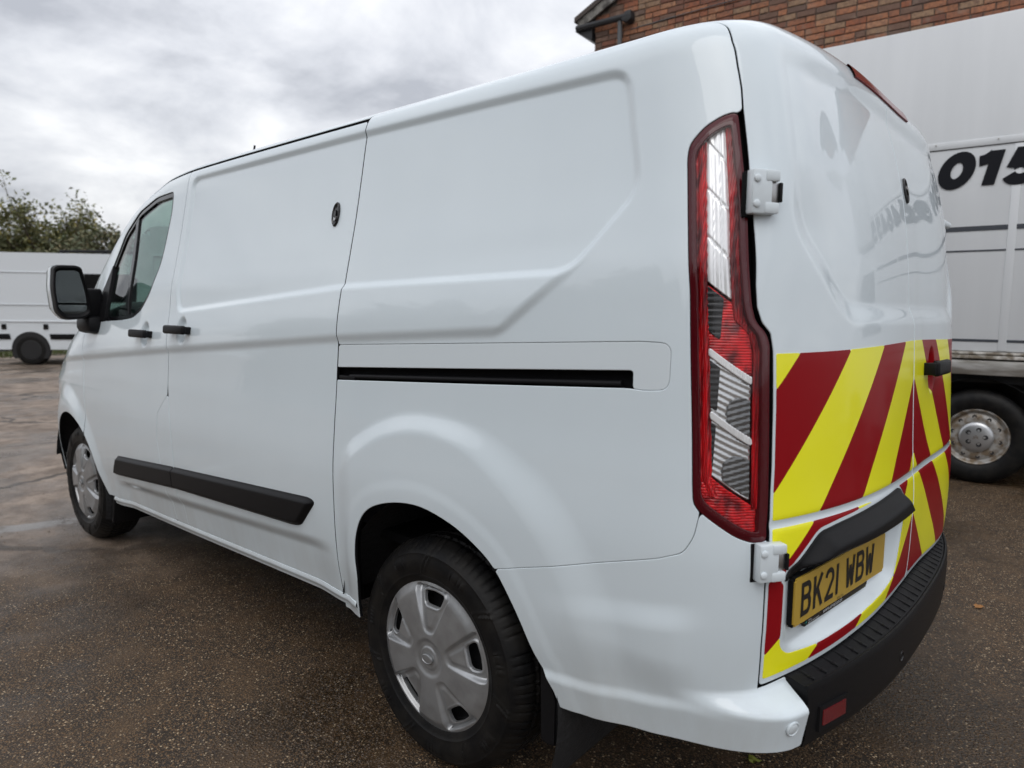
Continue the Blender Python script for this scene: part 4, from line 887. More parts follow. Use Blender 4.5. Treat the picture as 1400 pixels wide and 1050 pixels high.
# ------------------------------------------------------------------ ground : wet, gritty tarmac
def ground_mat():
    m = mat('tarmac', (.06, .055, .05), .6); t, N, L, b = nodes(m)
    geo = N('ShaderNodeNewGeometry'); P = geo.outputs['Position']
    def noise(scale, detail=4, rough=.55, vec=P):
        n = N('ShaderNodeTexNoise'); n.inputs['Scale'].default_value = scale; n.inputs['Detail'].default_value = detail; n.inputs['Roughness'].default_value = rough; L(vec, n.inputs['Vector']); return n.outputs[0]
    def mr(v, a, b_, c=0, d_=1, smooth=True):
        q = N('ShaderNodeMapRange'); L(v, q.inputs[0]); q.inputs[1].default_value = a; q.inputs[2].default_value = b_; q.inputs[3].default_value = c; q.inputs[4].default_value = d_
        if smooth: q.interpolation_type = 'SMOOTHSTEP'
        return q.outputs[0]
    def mth(op, a, b_=None, c=None):
        q = N('ShaderNodeMath'); q.operation = op
        for i, v in enumerate((a, b_, c)):
            if v is None: continue
            if isinstance(v, (int, float)): q.inputs[i].default_value = v
            else: L(v, q.inputs[i])
        return q.outputs[0]
    def mix(f, a, b_):
        q = N('ShaderNodeMix'); q.data_type = 'RGBA'
        L(f, q.inputs[0]) if not isinstance(f, (int, float)) else setattr(q.inputs[0], 'default_value', f)
        for i, v in ((6, a), (7, b_)):
            if isinstance(v, tuple): q.inputs[i].default_value = (*v, 1)
            else: L(v, q.inputs[i])
        return q.outputs[2]
    # stones
    vo = N('ShaderNodeTexVoronoi'); vo.inputs['Scale'].default_value = 130; L(P, vo.inputs['Vector'])
    vo2 = N('ShaderNodeTexVoronoi'); vo2.inputs['Scale'].default_value = 300; L(P, vo2.inputs['Vector'])
    sepc = N('ShaderNodeSeparateColor'); L(vo.outputs['Color'], sepc.inputs[0]); sep2 = N('ShaderNodeSeparateColor'); L(vo2.outputs['Color'], sep2.inputs[0])
    big = noise(.55, 6, .6); mid = noise(5, 6, .62); fine = noise(60, 5, .65)
    stone = mix(sepc.outputs[0], (.044, .025, .012), (.175, .105, .050))
    bright = mr(sepc.outputs[1], .88, .95); stone = mix(bright, stone, (.55, .42, .27))
    rusty = mr(sep2.outputs[2], .86, .97); stone = mix(mth('MULTIPLY', rusty, .6), stone, (.26, .115, .030))
    grit = mix(mr(sep2.outputs[0], .80, .95), (.024, .015, .008), (.19, .125, .068))
    face = mr(vo.outputs['Distance'], .30, .55); near = mix(face, stone, grit)
    near = mix(mr(mid, .45, .70), near, mix(.5, near, (.115, .068, .032)))
    # paler far ground: mud, with the grazing wet sheen put into the colour
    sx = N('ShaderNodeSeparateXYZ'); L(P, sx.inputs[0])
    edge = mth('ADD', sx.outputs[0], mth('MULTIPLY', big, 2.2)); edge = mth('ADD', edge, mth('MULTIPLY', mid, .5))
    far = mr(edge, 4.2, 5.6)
    muddy_sheen = mix(mr(mid, .3, .7), (.150, .112, .084), (.33, .262, .208)); muddy_sheen = mix(mr(fine, .55, .72), muddy_sheen, (.095, .068, .048))
    muddy_sheen = mix(mth('MULTIPLY', mr(noise(1.4, 5), .50, .62), .65), muddy_sheen, (.115, .082, .058))
    col = mix(far, near, muddy_sheen)
    # puddle-pale worn line
    ln = mth('ABSOLUTE', mth('ADD', mth('SUBTRACT', mth('ADD', sx.outputs[0], mth('MULTIPLY', sx.outputs[1], -.35)), 4.04), mth('MULTIPLY', mth('SUBTRACT', mid, .5), .12)))
    lm = mth('MULTIPLY', mr(ln, .05, .10, 1, 0), mr(mid, .34, .48)); lm = mth('MULTIPLY', lm, mr(sx.outputs[1], -.4, .4)); col = mix(mth('MULTIPLY', lm, .8), col, (.42, .41, .40))
    # cracks
    wv = N('ShaderNodeVectorMath'); wv.operation = 'ADD'; nz = N('ShaderNodeTexNoise'); nz.inputs['Scale'].default_value = 1.6; nz.inputs['Detail'].default_value = 6; L(P, nz.inputs['Vector'])
    scl = N('ShaderNodeVectorMath'); scl.operation = 'SCALE'; L(nz.outputs['Color'], scl.inputs[0]); scl.inputs['Scale'].default_value = .5; L(P, wv.inputs[0]); L(scl.outputs[0], wv.inputs[1])
    vc = N('ShaderNodeTexVoronoi'); vc.feature = 'DISTANCE_TO_EDGE'; vc.inputs['Scale'].default_value = .42; L(wv.outputs[0], vc.inputs['Vector'])
    crack = mth('MULTIPLY', mr(vc.outputs['Distance'], .004, .014, 1, 0), far); col = mix(mth('MULTIPLY', crack, .75), col, (.03, .026, .022))
    # wet patches are darker and glossy
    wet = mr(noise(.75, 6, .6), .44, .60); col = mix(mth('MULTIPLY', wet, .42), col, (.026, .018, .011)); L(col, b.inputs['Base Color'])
    L(mth('ADD', mr(wet, 0, 1, .66, .20, False), mth('MULTIPLY', fine, .14)), b.inputs['Roughness']); b.inputs['Specular IOR Level'].default_value = .5
    hgt = mth('ADD', mth('MULTIPLY', mr(vo.outputs['Distance'], 0, .6, 1, 0), mth('ADD', mth('MULTIPLY', sepc.outputs[2], .8), .2)), mth('MULTIPLY', fine, .8))
    hgt = mth('ADD', hgt, mth('MULTIPLY', mid, 1.2)); hgt = mth('SUBTRACT', hgt, mth('MULTIPLY', crack, 1.5))
    bp = N('ShaderNodeBump'); bp.inputs['Strength'].default_value = .85; bp.inputs['Distance'].default_value = .0045; L(hgt, bp.inputs['Height']); L(bp.outputs[0], b.inputs['Normal'])
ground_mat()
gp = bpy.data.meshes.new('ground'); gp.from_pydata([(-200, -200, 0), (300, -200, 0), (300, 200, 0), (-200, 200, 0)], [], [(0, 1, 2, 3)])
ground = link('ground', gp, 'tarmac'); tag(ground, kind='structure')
rng = np.random.default_rng(7)

# ------------------------------------------------------------------ brick house behind the truck
TW_ = (.33, -4.15, 0); TR_ = R(5)
def brick_mat(name, island):
    m = mat(name, (.3, .12, .07), .85); t, N, L, b = nodes(m)
    if island: s = N('ShaderNodeNewGeometry').outputs['Random Per Island']
    else: s = N('ShaderNodeObjectInfo').outputs['Random']
    cr = N('ShaderNodeValToRGB'); L(s, cr.inputs[0]); cr.color_ramp.interpolation = 'CONSTANT'
    cs = [(.30, .105, .052), (.19, .085, .055), (.37, .155, .080), (.17, .10, .070), (.29, .12, .065), (.30, .19, .115), (.21, .080, .048), (.40, .20, .11), (.14, .090, .068), (.33, .14, .070)]
    for i, c in enumerate(cs):
        e_ = cr.color_ramp.elements[i] if i < 2 else cr.color_ramp.elements.new(i/len(cs)); e_.position = i/len(cs); e_.color = (*c, 1)
    g = N('ShaderNodeNewGeometry'); n = N('ShaderNodeTexNoise'); n.inputs['Scale'].default_value = 28; n.inputs['Detail'].default_value = 7; n.inputs['Roughness'].default_value = .7; L(g.outputs['Position'], n.inputs['Vector'])
    r_ = N('ShaderNodeMapRange'); L(n.outputs[0], r_.inputs[0]); r_.inputs[1].default_value = .42; r_.inputs[2].default_value = .72
    x = N('ShaderNodeMix'); x.data_type = 'RGBA'; L(r_.outputs[0], x.inputs[0]); L(cr.outputs[0], x.inputs[6]); x.inputs[7].default_value = (.11, .06, .045, 1)
    n2 = N('ShaderNodeTexNoise'); n2.inputs['Scale'].default_value = 7; n2.inputs['Detail'].default_value = 5; L(g.outputs['Position'], n2.inputs['Vector'])
    r2 = N('ShaderNodeMapRange'); L(n2.outputs[0], r2.inputs[0]); r2.inputs[1].default_value = .58; r2.inputs[2].default_value = .75; r2.inputs[4].default_value = .55
    x2 = N('ShaderNodeMix'); x2.data_type = 'RGBA'; L(r2.outputs[0], x2.inputs[0]); L(x.outputs[2], x2.inputs[6]); x2.inputs[7].default_value = (.33, .25, .19, 1); L(x2.outputs[2], b.inputs['Base Color'])
    bp = N('ShaderNodeBump'); bp.inputs['Strength'].default_value = .6; bp.inputs['Distance'].default_value = .01; L(n.outputs[0], bp.inputs['Height']); L(bp.outputs[0], b.inputs['Normal'])
brick_mat('brick', False); brick_mat('brick_mass', True)
m = mat('mortar', (.13, .105, .085), .95); noise_mix(m, (.085, .07, .06), (.20, .165, .135), 12, 6)
m = mat('old_black_paint', (.016, .016, .018), .55); m = mat('bargeboard_paint', (.17, .165, .155), .8); noise_mix(m, (.06, .055, .05), (.22, .21, .19), 9, 6)
m = mat('roof_tile', (.07, .055, .05), .85); m = mat('lead_grey', (.10, .105, .11), .6)
house = empty('brick_house', TW_, TR_); tag(house, 'red brick house gable with dark gutter, rising behind the white truck', 'house')
WB_, A0_, A1_ = -2.73, -4.2, 5.04
rake = lambda a: 5.50+(5.25-a)*.478          # underside of the verge
def pz(a): return rake(a) if a > .9 else rake(.9)-(.9-a)*.478
wall = prism('gable_wall', [(A1_, 0), (A1_, pz(A1_)-.02), (.9, pz(.9)-.02), (A0_, pz(A0_)-.02), (A0_, 0)], 'y', WB_-.30, WB_-.012, 'mortar', house)
bmeshes = {}
def brick_mesh(kind, L_):
    if (kind, L_) in bmeshes: return bmeshes[(kind, L_)]
    bm = bmesh.new(); add_box(bm, (0, 0, 0), (L_, .05, .064)); 
    for v in bm.verts:
        v.co.x += random.uniform(-.003, .003); v.co.z += random.uniform(-.002, .002); v.co.y += random.uniform(-.003, .003)
    front = [e_ for e_ in bm.edges if all(v.co.y > 0 for v in e_.verts)]
    bmesh.ops.bevel(bm, geom=front, offset=.005, segments=1, affect='EDGES'); bmesh.ops.recalc_face_normals(bm, faces=bm.faces[:])
    me = bpy.data.meshes.new('brick'); bm.to_mesh(me); bm.free(); me.materials.append(MAT['brick']); bmeshes[(kind, L_)] = me; return me
random.seed(3)
cand = []; rest = []
row = 0; z_ = 3.0
while z_ < 6.9:
    a = A0_+(0 if row % 2 else .11)
    while a < A1_-.02:
        L_ = .215 if random.random() > .22 else .102
        if a+L_ > A1_: L_ = A1_-a
        if L_ < .05: break
        ac = a+L_/2
        if z_+.04 < pz(ac)-.03:
            ztop_im = 4.588+(ac+.045)*.249; zlow = 4.30 if ac < 1.95 else 4.30+(ac-1.95)*.255
            vis = (-.4 < ac) and (zlow-.05 < z_ < ztop_im+.20)
            (cand if vis and L_ in (.215, .102) else rest).append((ac, z_, L_))
        a += L_+.0105
    z_ += .0755; row += 1
for ac, zz_, L_ in cand[:300]:
    o = bpy.data.objects.new('brick', brick_mesh(random.randint(0, 5), L_)); COL.objects.link(o); o.parent = wall
    o.location = (ac, WB_-.02+random.uniform(-.004, .004), zz_); o.rotation_euler = (0, random.uniform(-.006, .006), random.uniform(-.012, .012))
rest += cand[300:]
V_, F_ = [], []
for ac, zz_, L_ in rest:
    n0 = len(V_); y1 = WB_+random.uniform(-.002, .006)
    for dx, dy, dz in ((-1, 0, -1), (1, 0, -1), (1, 0, 1), (-1, 0, 1), (-1, 1, -1), (1, 1, -1), (1, 1, 1), (-1, 1, 1)): V_.append((ac+dx*L_/2, y1 if dy else WB_-.04, zz_+dz*.032))
    F_ += [(n0+4, n0+5, n0+6, n0+7), (n0, n0+4, n0+7, n0+3), (n0+1, n0+2, n0+6, n0+5), (n0+3, n0+7, n0+6, n0+2), (n0, n0+1, n0+5, n0+4)]
o = raw('brickwork', V_, F_, 'brick_mass', wall); o['kind'] = 'stuff'
# roof with bargeboards, gutter and pipe
def slab(nm, a0, a1, t0, t1, b0, b1, m, parent):
    return prism(nm, [(a0, pz(a0)+t0), (a1, pz(a1)+t0), (a1, pz(a1)+t1), (a0, pz(a0)+t1)], 'y', b0, b1, m, parent)
rf = slab('roof', 5.34, .9, .10, .17, -9.5, WB_+.10, 'roof_tile', house); slab('roof', .9, A0_-.2, .10, .17, -9.5, WB_+.10, 'roof_tile', house)
slab('bargeboard', 5.30, .9, -.035, .098, WB_+.04, WB_+.075, 'bargeboard_paint', rf); slab('bargeboard', .9, A0_-.2, -.035, .098, WB_+.04, WB_+.075, 'bargeboard_paint', rf)
prism('eave_box', [(5.34, 5.44), (5.06, 5.26), (5.05, 5.50), (5.30, 5.53)], 'y', WB_-6, WB_+.06, 'old_black_paint', house)
tube('gutter', [(5.30, WB_+.09, 5.465), (4.9, WB_+.09, 5.462), (4.42, WB_+.09, 5.455)], [.042, .042, .042], 'old_black_paint', house, 12)
prism('gutter_bracket', [(4.40, 5.40), (4.47, 5.36), (4.56, 5.41), (4.50, 5.52), (4.41, 5.52)], 'y', WB_-.0, WB_+.13, 'old_black_paint', house, .012)
tube('downpipe', [(4.60, WB_+.07, 5.44), (4.60, WB_+.06, 3.0), (4.60, WB_+.06, .1)], .034, 'lead_grey', house, 12)
tube('cable', [(4.45, WB_+.012, 5.30), (3.9, WB_+.012, 5.315), (3.2, WB_+.012, 5.33), (2.3, WB_+.012, 5.34)], .006, 'lead_grey', house, 6)

# ------------------------------------------------------------------ box truck
m = mat('truck_white', (.68, .69, .70), .42, coat=.35, coat_r=.15); noise_mix(m, (.655, .68, .70), (.70, .725, .745), 2.2, 8, .32, .62, stretch=(2.2, 2.2, .25))
m = mat('strip_white', (.70, .715, .725), .45); m = mat('alu', (.50, .49, .47), .42, metal=.7); noise_mix(m, (.30, .28, .25), (.56, .55, .53), 9, 6, stretch=(.4, 1, 2))
m = mat('dirty_edge', (.45, .43, .39), .7); noise_mix(m, (.20, .17, .13), (.62, .60, .56), 16, 6)
m = mat('decal_navy', (.007, .008, .012), .4, spec=.2); m = mat('decal_grey', (.055, .062, .075), .35)
m = mat('chassis', (.012, .012, .013), .7); m = mat('steel_wheel', (.30, .285, .26), .5, metal=.4); noise_mix(m, (.20, .15, .10), (.40, .39, .37), 18, 6)
m = mat('steel_dark', (.035, .035, .036), .5, metal=.3); m = mat('wheel_cap', (.50, .51, .52), .3, metal=.8)
truck = empty('box_truck', TW_, TR_); tag(truck, 'white box truck with dark phone number on its side, beside the brick house', 'truck')
bx = box('box_body', (.1, -1.06, 2.305), (4.6, 2.12, 2.51), 'truck_white', truck, .015)
bx2 = box('box_peak', (-2.65, -1.06, 2.93), (.9, 2.12, 1.20), 'truck_white', truck, .06, None, 3)
box('cant_rail', (.1, .001, 2.635), (4.6, .010, .055), 'truck_white', bx, .004)
box('cant_seam', (.1, .001, 2.606), (4.6, .008, .006), 'chassis', bx)
for a in (-1.33, -.13, 1.07, 2.1): box('panel_strip', (a, .0005, 1.83), (.055, .008, 1.54), 'truck_white', bx, .003)
for zz_, hh in ((1.992, .036), (1.823, .012), (1.135, .020)): box('side_stripe', (.1, .0025, zz_), (4.56, .003, hh), 'decal_grey', bx)
for a in np.arange(-2.0, 2.3, .40):
    disc('rivet', Vector((a, .012, 2.645)), Vector((0, 1, 0)), [(.006, 0), (.005, .003), (.001, .004)], 'alu', bx, k=8)
box('edge_lip', (.1, -.010, 1.038), (4.62, .050, .020), 'dirty_edge', truck, .003); box('edge_lip', (.1, -.002, 1.008), (4.62, .060, .026), 'dirty_edge', truck, .004)
box('side_rail', (.1, -.025, .925), (4.60, .070, .112), 'alu', truck, .006)
box('chassis_rail', (-.8, -.55, .72), (6.6, .10, .26), 'chassis', truck); box('chassis_rail', (-.8, -1.55, .72), (6.6, .10, .26), 'chassis', truck); box('floor_bearer', (.1, -1.06, .83), (4.5, 1.9, .06), 'chassis', truck)
tube('side_guard', [(2.2, -.12, .78), (1.2, -.12, .78), (.2, -.12, .80)], .006, 'strip_white', truck, 6)
box('side_skirt', (1.5, -.18, .72), (1.5, .03, .20), 'chassis', truck, .01); box('side_skirt', (-1.55, -.18, .72), (1.3, .03, .20), 'chassis', truck, .01)
def mudguard(c, r_):
    th = [R(q) for q in range(0, 181, 10)]; V_ = []
    for b_ in (-.02, -.40): V_ += [(c+r_*math.cos(t), b_, .40+r_*math.sin(t)) for t in th]
    F_ = [(i, i+1, 19+i+1, 19+i) for i in range(18)]; raw('mudguard', V_, F_, 'chassis', truck, True)
mudguard(-.014, .44)
def truck_wheel(a, b, sgn=1):
    w = empty('wheel', (a, b, .372), 0, truck)
    pr = [(.215, -.03), (.222, -.010), (.232, -.002), (.26, .008), (.29, .012), (.32, .008), (.345, -.006), (.360, -.022), (.369, -.036), (.372, -.05), (.372, -.17), (.36, -.20), (.30, -.215), (.215, -.2)]
    lathe('tyre', pr, 'rubber', w, 72)
    rim = lathe('rim', [(.222, -.012), (.216, -.006), (.209, -.010), (.203, -.022), (.196, -.034), (.188, -.040), (.172, -.030), (.150, -.024), (.125, -.030), (.110, -.034), (.001, -.034)], 'steel_wheel', w, 64)
    for q in range(10):
        t = 2*math.pi*(q+.3)/10; disc('rim_hole', Vector((.160*math.cos(t), -.0255, .160*math.sin(t))), Vector((0, 1, 0)), [(.0155, -.002), (.015, .001), (.012, .0005), (.001, -.002)], 'chassis', rim, k=12)
    cap = lathe('hub_cap', [(.118, -.030), (.117, -.012), (.110, -.004), (.095, .002), (.060, .006), (.04, .008), (.001, .009)], 'wheel_cap', w, 48)
    for q in range(5):
        t = R(105+72*q); disc('nut_recess', Vector((.062*math.cos(t), .0062, .062*math.sin(t))), Vector((0, 1, 0)), [(.0185, -.001), (.0180, .002), (.0145, .0005), (.001, -.001)], 'chassis', cap, k=14)
    for q in (0, 1):
        bm = bmesh.new(); stroke(bm, [(-.018, -.012+q*.012), (0, .001+q*.012), (.018, -.012+q*.012)], .006, lambda a_, b_: (-a_, .0115, b_)); from_bm('emblem', bm, 'chrome', cap)
    if sgn < 0: w.scale = (1, -1, 1)
    return w
for a in (-.014, -3.75): truck_wheel(a, -.045); truck_wheel(a, -2.07, -1)
# phone number (drawn glyphs, slanted)
DG = {'0': [arc(.5, .5, .36, .40, 90, 450, 28)], '1': [[(.02, .72), (.20, .76), (.36, .86), (.42, .93)], [(.50, 1.0), (.50, 0)]],
      '5': [[(.92, .87), (.30, .87), (.20, .44)], [(.17, .50), (.30, .58)]+arc(.47, .345, .34, .245, 95, -155, 18)],
      '9': [arc(.5, .66, .34, .24, 0, 360, 22), [(.84, .68)]+arc(.46, .45, .38, .35, 10, -115, 12)],
      '6': [arc(.5, .34, .34, .24, 0, 360, 22), [(.16, .32)]+arc(.54, .55, .38, .35, 190, 65, 12)],
      '4': [[(.66, 0), (.66, 1)], [(.62, .92), (.10, .28)], [(.02, .24), (.98, .24)]]}
def glyphs(txt, a_start, z0, hgt, adv, wch, parent, m):
    x = 0
    for ch in txt:
        if ch == ' ': x += adv*.45; continue
        bm = bmesh.new(); k2 = 0
        for st in DG[ch]:
            cl = len(st) > 20 and math.dist(st[0], st[-1]) < 1e-3
            pts = st[:-1] if cl else st; k2 += 1
            stroke(bm, [(p_[0]*wch, p_[1]*hgt) for p_ in pts], .080, lambda a_, b_, k2=k2, x=x: (a_start-x-a_-b_*.22, .0072+k2*.0004, z0+b_), cl)
        from_bm('digit', bm, m, parent); x += adv*(.80 if ch == '1' else 1)
glyphs('01509 646455', .385, 2.312, .252, .232, .215, bx, 'decal_navy')
# cab (mostly out of the picture, seen in reflections)
cabp = rpoly([(-2.18, .45), (-2.18, 2.30), (-2.95, 2.28), (-3.55, 1.55), (-4.25, 1.25), (-4.45, .95), (-4.45, .45)], .08, 3)
cab = prism('cab', cabp, 'y', -2.0, -.08, 'truck_white', truck, .03)
prism('cab_window', [(-2.35, 1.35), (-2.35, 2.0), (-2.9, 2.0), (-3.35, 1.5), (-3.35, 1.35)], 'y', -.09, -.072, 'black_gloss', cab)
V_ = [(-2.99, -1.9, 2.20), (-2.99, -.2, 2.20), (-3.53, -.2, 1.58), (-3.53, -1.9, 1.58)]; raw('windscreen', [(a-.03, b, c+.03) for a, b, c in V_], [(0, 1, 2, 3)], 'black_gloss', cab)
prism('cab_arch', [(-3.75+.42*math.cos(R(q)), .372+.42*math.sin(R(q))) for q in range(0, 181, 12)], 'y', -.085, -.069, 'chassis', cab)

# ------------------------------------------------------------------ second panel van, far left
m = mat('van_white_far', (.68, .72, .75), .4, coat=.5, coat_r=.1)
fv = empty('panel_van', (18.46, -2.82, 0), R(-131)); tag(fv, 'white panel van with black side strip and roof bar, parked far left by the hedge', 'van')
pf_ = rpoly([(-.86, .42), (-.90, 1.0), (-.82, 2.25), (-.74, 2.44), (-.6, 2.50), (2.6, 2.50), (3.05, 2.40), (3.75, 1.50), (4.35, 1.22), (4.55, .95), (4.55, .35), (-.84, .35)], .10, 4)
bm = bmesh.new(); rows = []
for y_, ins_ in ((-.93, .06), (-.985, .0), (-.985, .0), (.985, .0), (.93, .06)):
    pass
body2 = prism('body', pf_, 'y', -.985, .985, 'van_white_far', fv, .11, 4)
SY = -.988
prism('side_strip', [(-.86, .58), (-.86, .70), (-.42, .70), (-.40, .58)], 'y', SY, SY-.016, 'black_plastic', fv, .004); prism('side_strip', [(.42, .58), (.40, .70), (3.1, .70), (3.1, .58)], 'y', SY, SY-.016, 'black_plastic', fv, .004)
for x0, x1, z0, z1 in ((-.64, .42, 1.36, 2.06), (.50, 1.00, 1.36, 2.06)):
    for q in ((x0, x1, z1, z1+.018), (x0, x1, z0-.018, z0)): prism('panel_ridge', [(q[0], q[2]), (q[1], q[2]), (q[1], q[3]), (q[0], q[3])], 'y', SY+.01, SY-.010, 'van_white_far', fv, .006)
    for q in (x0, x1): prism('panel_ridge', [(q-.008, z0), (q+.008, z0), (q+.008, z1), (q-.008, z1)], 'y', SY+.01, SY-.008, 'van_white_far', fv, .005)
prism('swage', [(-.85, .96), (2.3, .96), (2.3, 1.0), (-.85, 1.0)], 'y', SY+.01, SY-.014, 'van_white_far', fv, .012)
for x_ in (-.53, .33): prism('flush_handle', [(x_-.05, .80), (x_+.05, .80), (x_+.05, .92), (x_-.05, .92)], 'y', SY+.01, SY-.008, 'black_gloss', fv, .003)
prism('door_window', [(1.16, 1.42), (1.16, 2.05), (2.15, 2.05), (2.9, 1.5), (2.9, 1.42)], 'y', SY+.01, SY-.006, 'black_gloss', fv)
prism('wheel_arch', [(.40*math.cos(R(q)), .35+.40*math.sin(R(q))) for q in range(-30, 211, 10)], 'y', SY+.02, SY-.004, 'chassis', fv)
def simple_wheel(c, parent):
    w = empty('wheel', c, 0, parent)
    lathe('tyre', [(.20, -.02), (.22, .005), (.28, .012), (.325, -.005), (.345, -.04), (.345, -.18), (.31, -.21), (.2, -.2)], 'rubber', w, 40)
    lathe('rim', [(.215, .0), (.205, .004), (.19, -.03), (.12, -.02), (.06, -.005), (.001, -.005)], 'steel_dark', w, 32); w.scale = (1, -1, 1); return w
for x_ in (0, 3.55): simple_wheel((x_, -.99, .345), fv)
prism('wheel_arch', [(3.55+.44*math.cos(R(q)), .35+.44*math.sin(R(q))) for q in range(-20, 201, 10)], 'y', SY+.02, SY-.004, 'chassis', fv)
box('tail_lamp', (-.875, -.93, 1.02), (.06, .10, .62), 'lens_red', fv, .02); box('rear_bumper', (-.90, 0, .50), (.12, 1.9, .24), 'black_plastic', fv, .03)
for x_ in (1.06, 3.05): prism('door_gap', [(x_-.006, .75), (x_+.006, .75), (x_+.006, 2.2), (x_-.006, 2.2)], 'y', SY+.01, SY-.003, 'chassis', fv)
prism('door_handle', [(1.14, 1.18), (1.30, 1.18), (1.30, 1.22), (1.14, 1.22)], 'y', SY+.01, SY-.03, 'black_plastic', fv, .006)
tube('roof_bar', [(.55, -.72, 2.56), (1.5, -.72, 2.575), (2.6, -.72, 2.55)], .030, 'black_plastic', fv, 8)
for x_ in (.6, 1.5, 2.5): box('roof_bar_foot', (x_, -.72, 2.52), (.10, .06, .09), 'black_plastic', fv, .01)
tube('ladder', [(.8, -.25, 2.60), (2.7, -.25, 2.60)], .028, 'alu', fv, 8)

for ch in fv.children:      # the sides lean in towards the roof
    if ch.type == 'MESH':
        for v_ in ch.data.vertices:
            q = max(0, v_.co.z-.95)/1.5; v_.co.y *= 1-.085*q**1.6
fv2 = copy_tree(fv); fv2.location = (10.45, -3.0, 0); tag(fv2, 'white van glimpsed through the cab windows of the near van', 'van')
# ------------------------------------------------------------------ trees, hedge, grass, leaves
def leaf_mat(name, cs):
    m = mat(name, cs[0], .65); t, N, L, b = nodes(m); s = N('ShaderNodeNewGeometry').outputs['Random Per Island']; cr = N('ShaderNodeValToRGB'); L(s, cr.inputs[0])
    for i, c in enumerate(cs):
        e_ = cr.color_ramp.elements[i] if i < 2 else cr.color_ramp.elements.new(i/(len(cs)-1)); e_.position = i/(len(cs)-1); e_.color = (*c, 1)
    L(cr.outputs[0], b.inputs['Base Color']); b.inputs['Subsurface Weight'].default_value = 0
leaf_mat('leaf_olive', [(.105, .130, .060), (.15, .165, .070), (.20, .19, .080), (.12, .135, .062), (.30, .25, .065)])
leaf_mat('leaf_dark', [(.080, .100, .052), (.11, .125, .060), (.135, .135, .070), (.18, .135, .062)])
m = mat('bark', (.075, .062, .050), .9); m = mat('twig', (.085, .066, .052), .9)
def tree(loc, H, spread, nleaf, leafm, label, seed, lsz=.085, twiggy=0):
    g_ = np.random.default_rng(seed); rt = empty('tree', loc); tag(rt, label, 'tree', 'trees of the hedge line')
    bm = bmesh.new(); add_tube(bm, [(0, 0, -.1), (.05, .02, H*.2), (0, .05, H*.42)], [.13, .10, .07], 7); from_bm('trunk', bm, 'bark', rt, True)
    bm = bmesh.new(); tips = []
    for i in range(11):
        a = g_.uniform(0, 2*np.pi); el = g_.uniform(.5, 1.25); ln = g_.uniform(.45, .75)*H; s0 = Vector((0, .02, H*g_.uniform(.05, .40)))
        dr = Vector((math.cos(a)*math.cos(el)*spread, math.sin(a)*math.cos(el)*spread, math.sin(el)))
        p1 = s0+dr*ln*.5+Vector(g_.normal(0, .08, 3)); p2 = s0+dr*ln+Vector(g_.normal(0, .15, 3)); p2.z = min(p2.z, H)
        add_tube(bm, [s0, p1, p2], [.045, .028, .008], 5)
        for j in range(9):
            t = g_.uniform(.25, 1); q0 = s0.lerp(p1, t*2) if t < .5 else p1.lerp(p2, t*2-1); dd = Vector(g_.normal(0, 1, 3)); dd.z = abs(dd.z)*.9+.2
            q1 = q0+dd.normalized()*g_.uniform(.35, .95)*H/5; add_tube(bm, [q0, (q0+q1)/2+Vector(g_.normal(0, .04, 3)), q1], [.014, .010, .004], 4); tips += [q1, (q0+q1)/2, q0.lerp(q1, .75)]
    from_bm('branches', bm, 'twig', rt)
    tips = np.array([tuple(q) for q in tips]); 
    low = tips[:, 2].copy(); wgt = np.clip(1.25-low/H*twiggy, .08, 2); wgt /= wgt.sum()
    c = tips[g_.choice(len(tips), nleaf, p=wgt)]+g_.normal(0, .16*H/5, (nleaf, 3)); c[:, 2] = np.maximum(c[:, 2], .15)
    n = g_.normal(0, 1, (nleaf, 3)); n[:, 2] = np.abs(n[:, 2])+.3; n /= np.linalg.norm(n, axis=1, keepdims=True); a = np.cross(n, g_.normal(0, 1, (nleaf, 3))); a /= np.linalg.norm(a, axis=1, keepdims=True); b = np.cross(n, a)
    s = (lsz*g_.uniform(.6, 1.4, nleaf))[:, None]; V = np.stack([c-a*s, c-b*s*.5+n*s*.15, c+a*s, c+b*s*.5+n*s*.15], 1).reshape(-1, 3)
    o = link('crown', np_mesh('crown', V, np.arange(nleaf*4).reshape(-1, 4)), leafm, rt); return rt
TL = [(33.2, -2.3, 7.2, 1.0, 17000, 'leaf_olive', 'tall olive-leaved tree at the far left edge, yellowing leaves', 1, .5), (31.6, -4.6, 6.7, .9, 14000, 'leaf_olive', 'leafy yellow-green tree above the back of the far white van', 2, .8),
      (31.0, -6.3, 6.5, .8, 6200, 'leaf_olive', 'half-bare twiggy tree above the middle of the far white van', 3, 1.05), (29.8, -7.3, 4.7, .9, 9000, 'leaf_dark', 'low dark bushy tree between the twiggy tree and the near van mirror', 4, .9),
      (28.9, -8.3, 4.3, 1.0, 9000, 'leaf_dark', 'low dark bushy tree just above the near van mirror', 5, .9)]
for x_, y_, H_, sp, nl, lm_, lb, sd_, tw in TL: tree((x_, y_, 0), H_, sp, nl, lm_, lb, sd_, .085, tw)
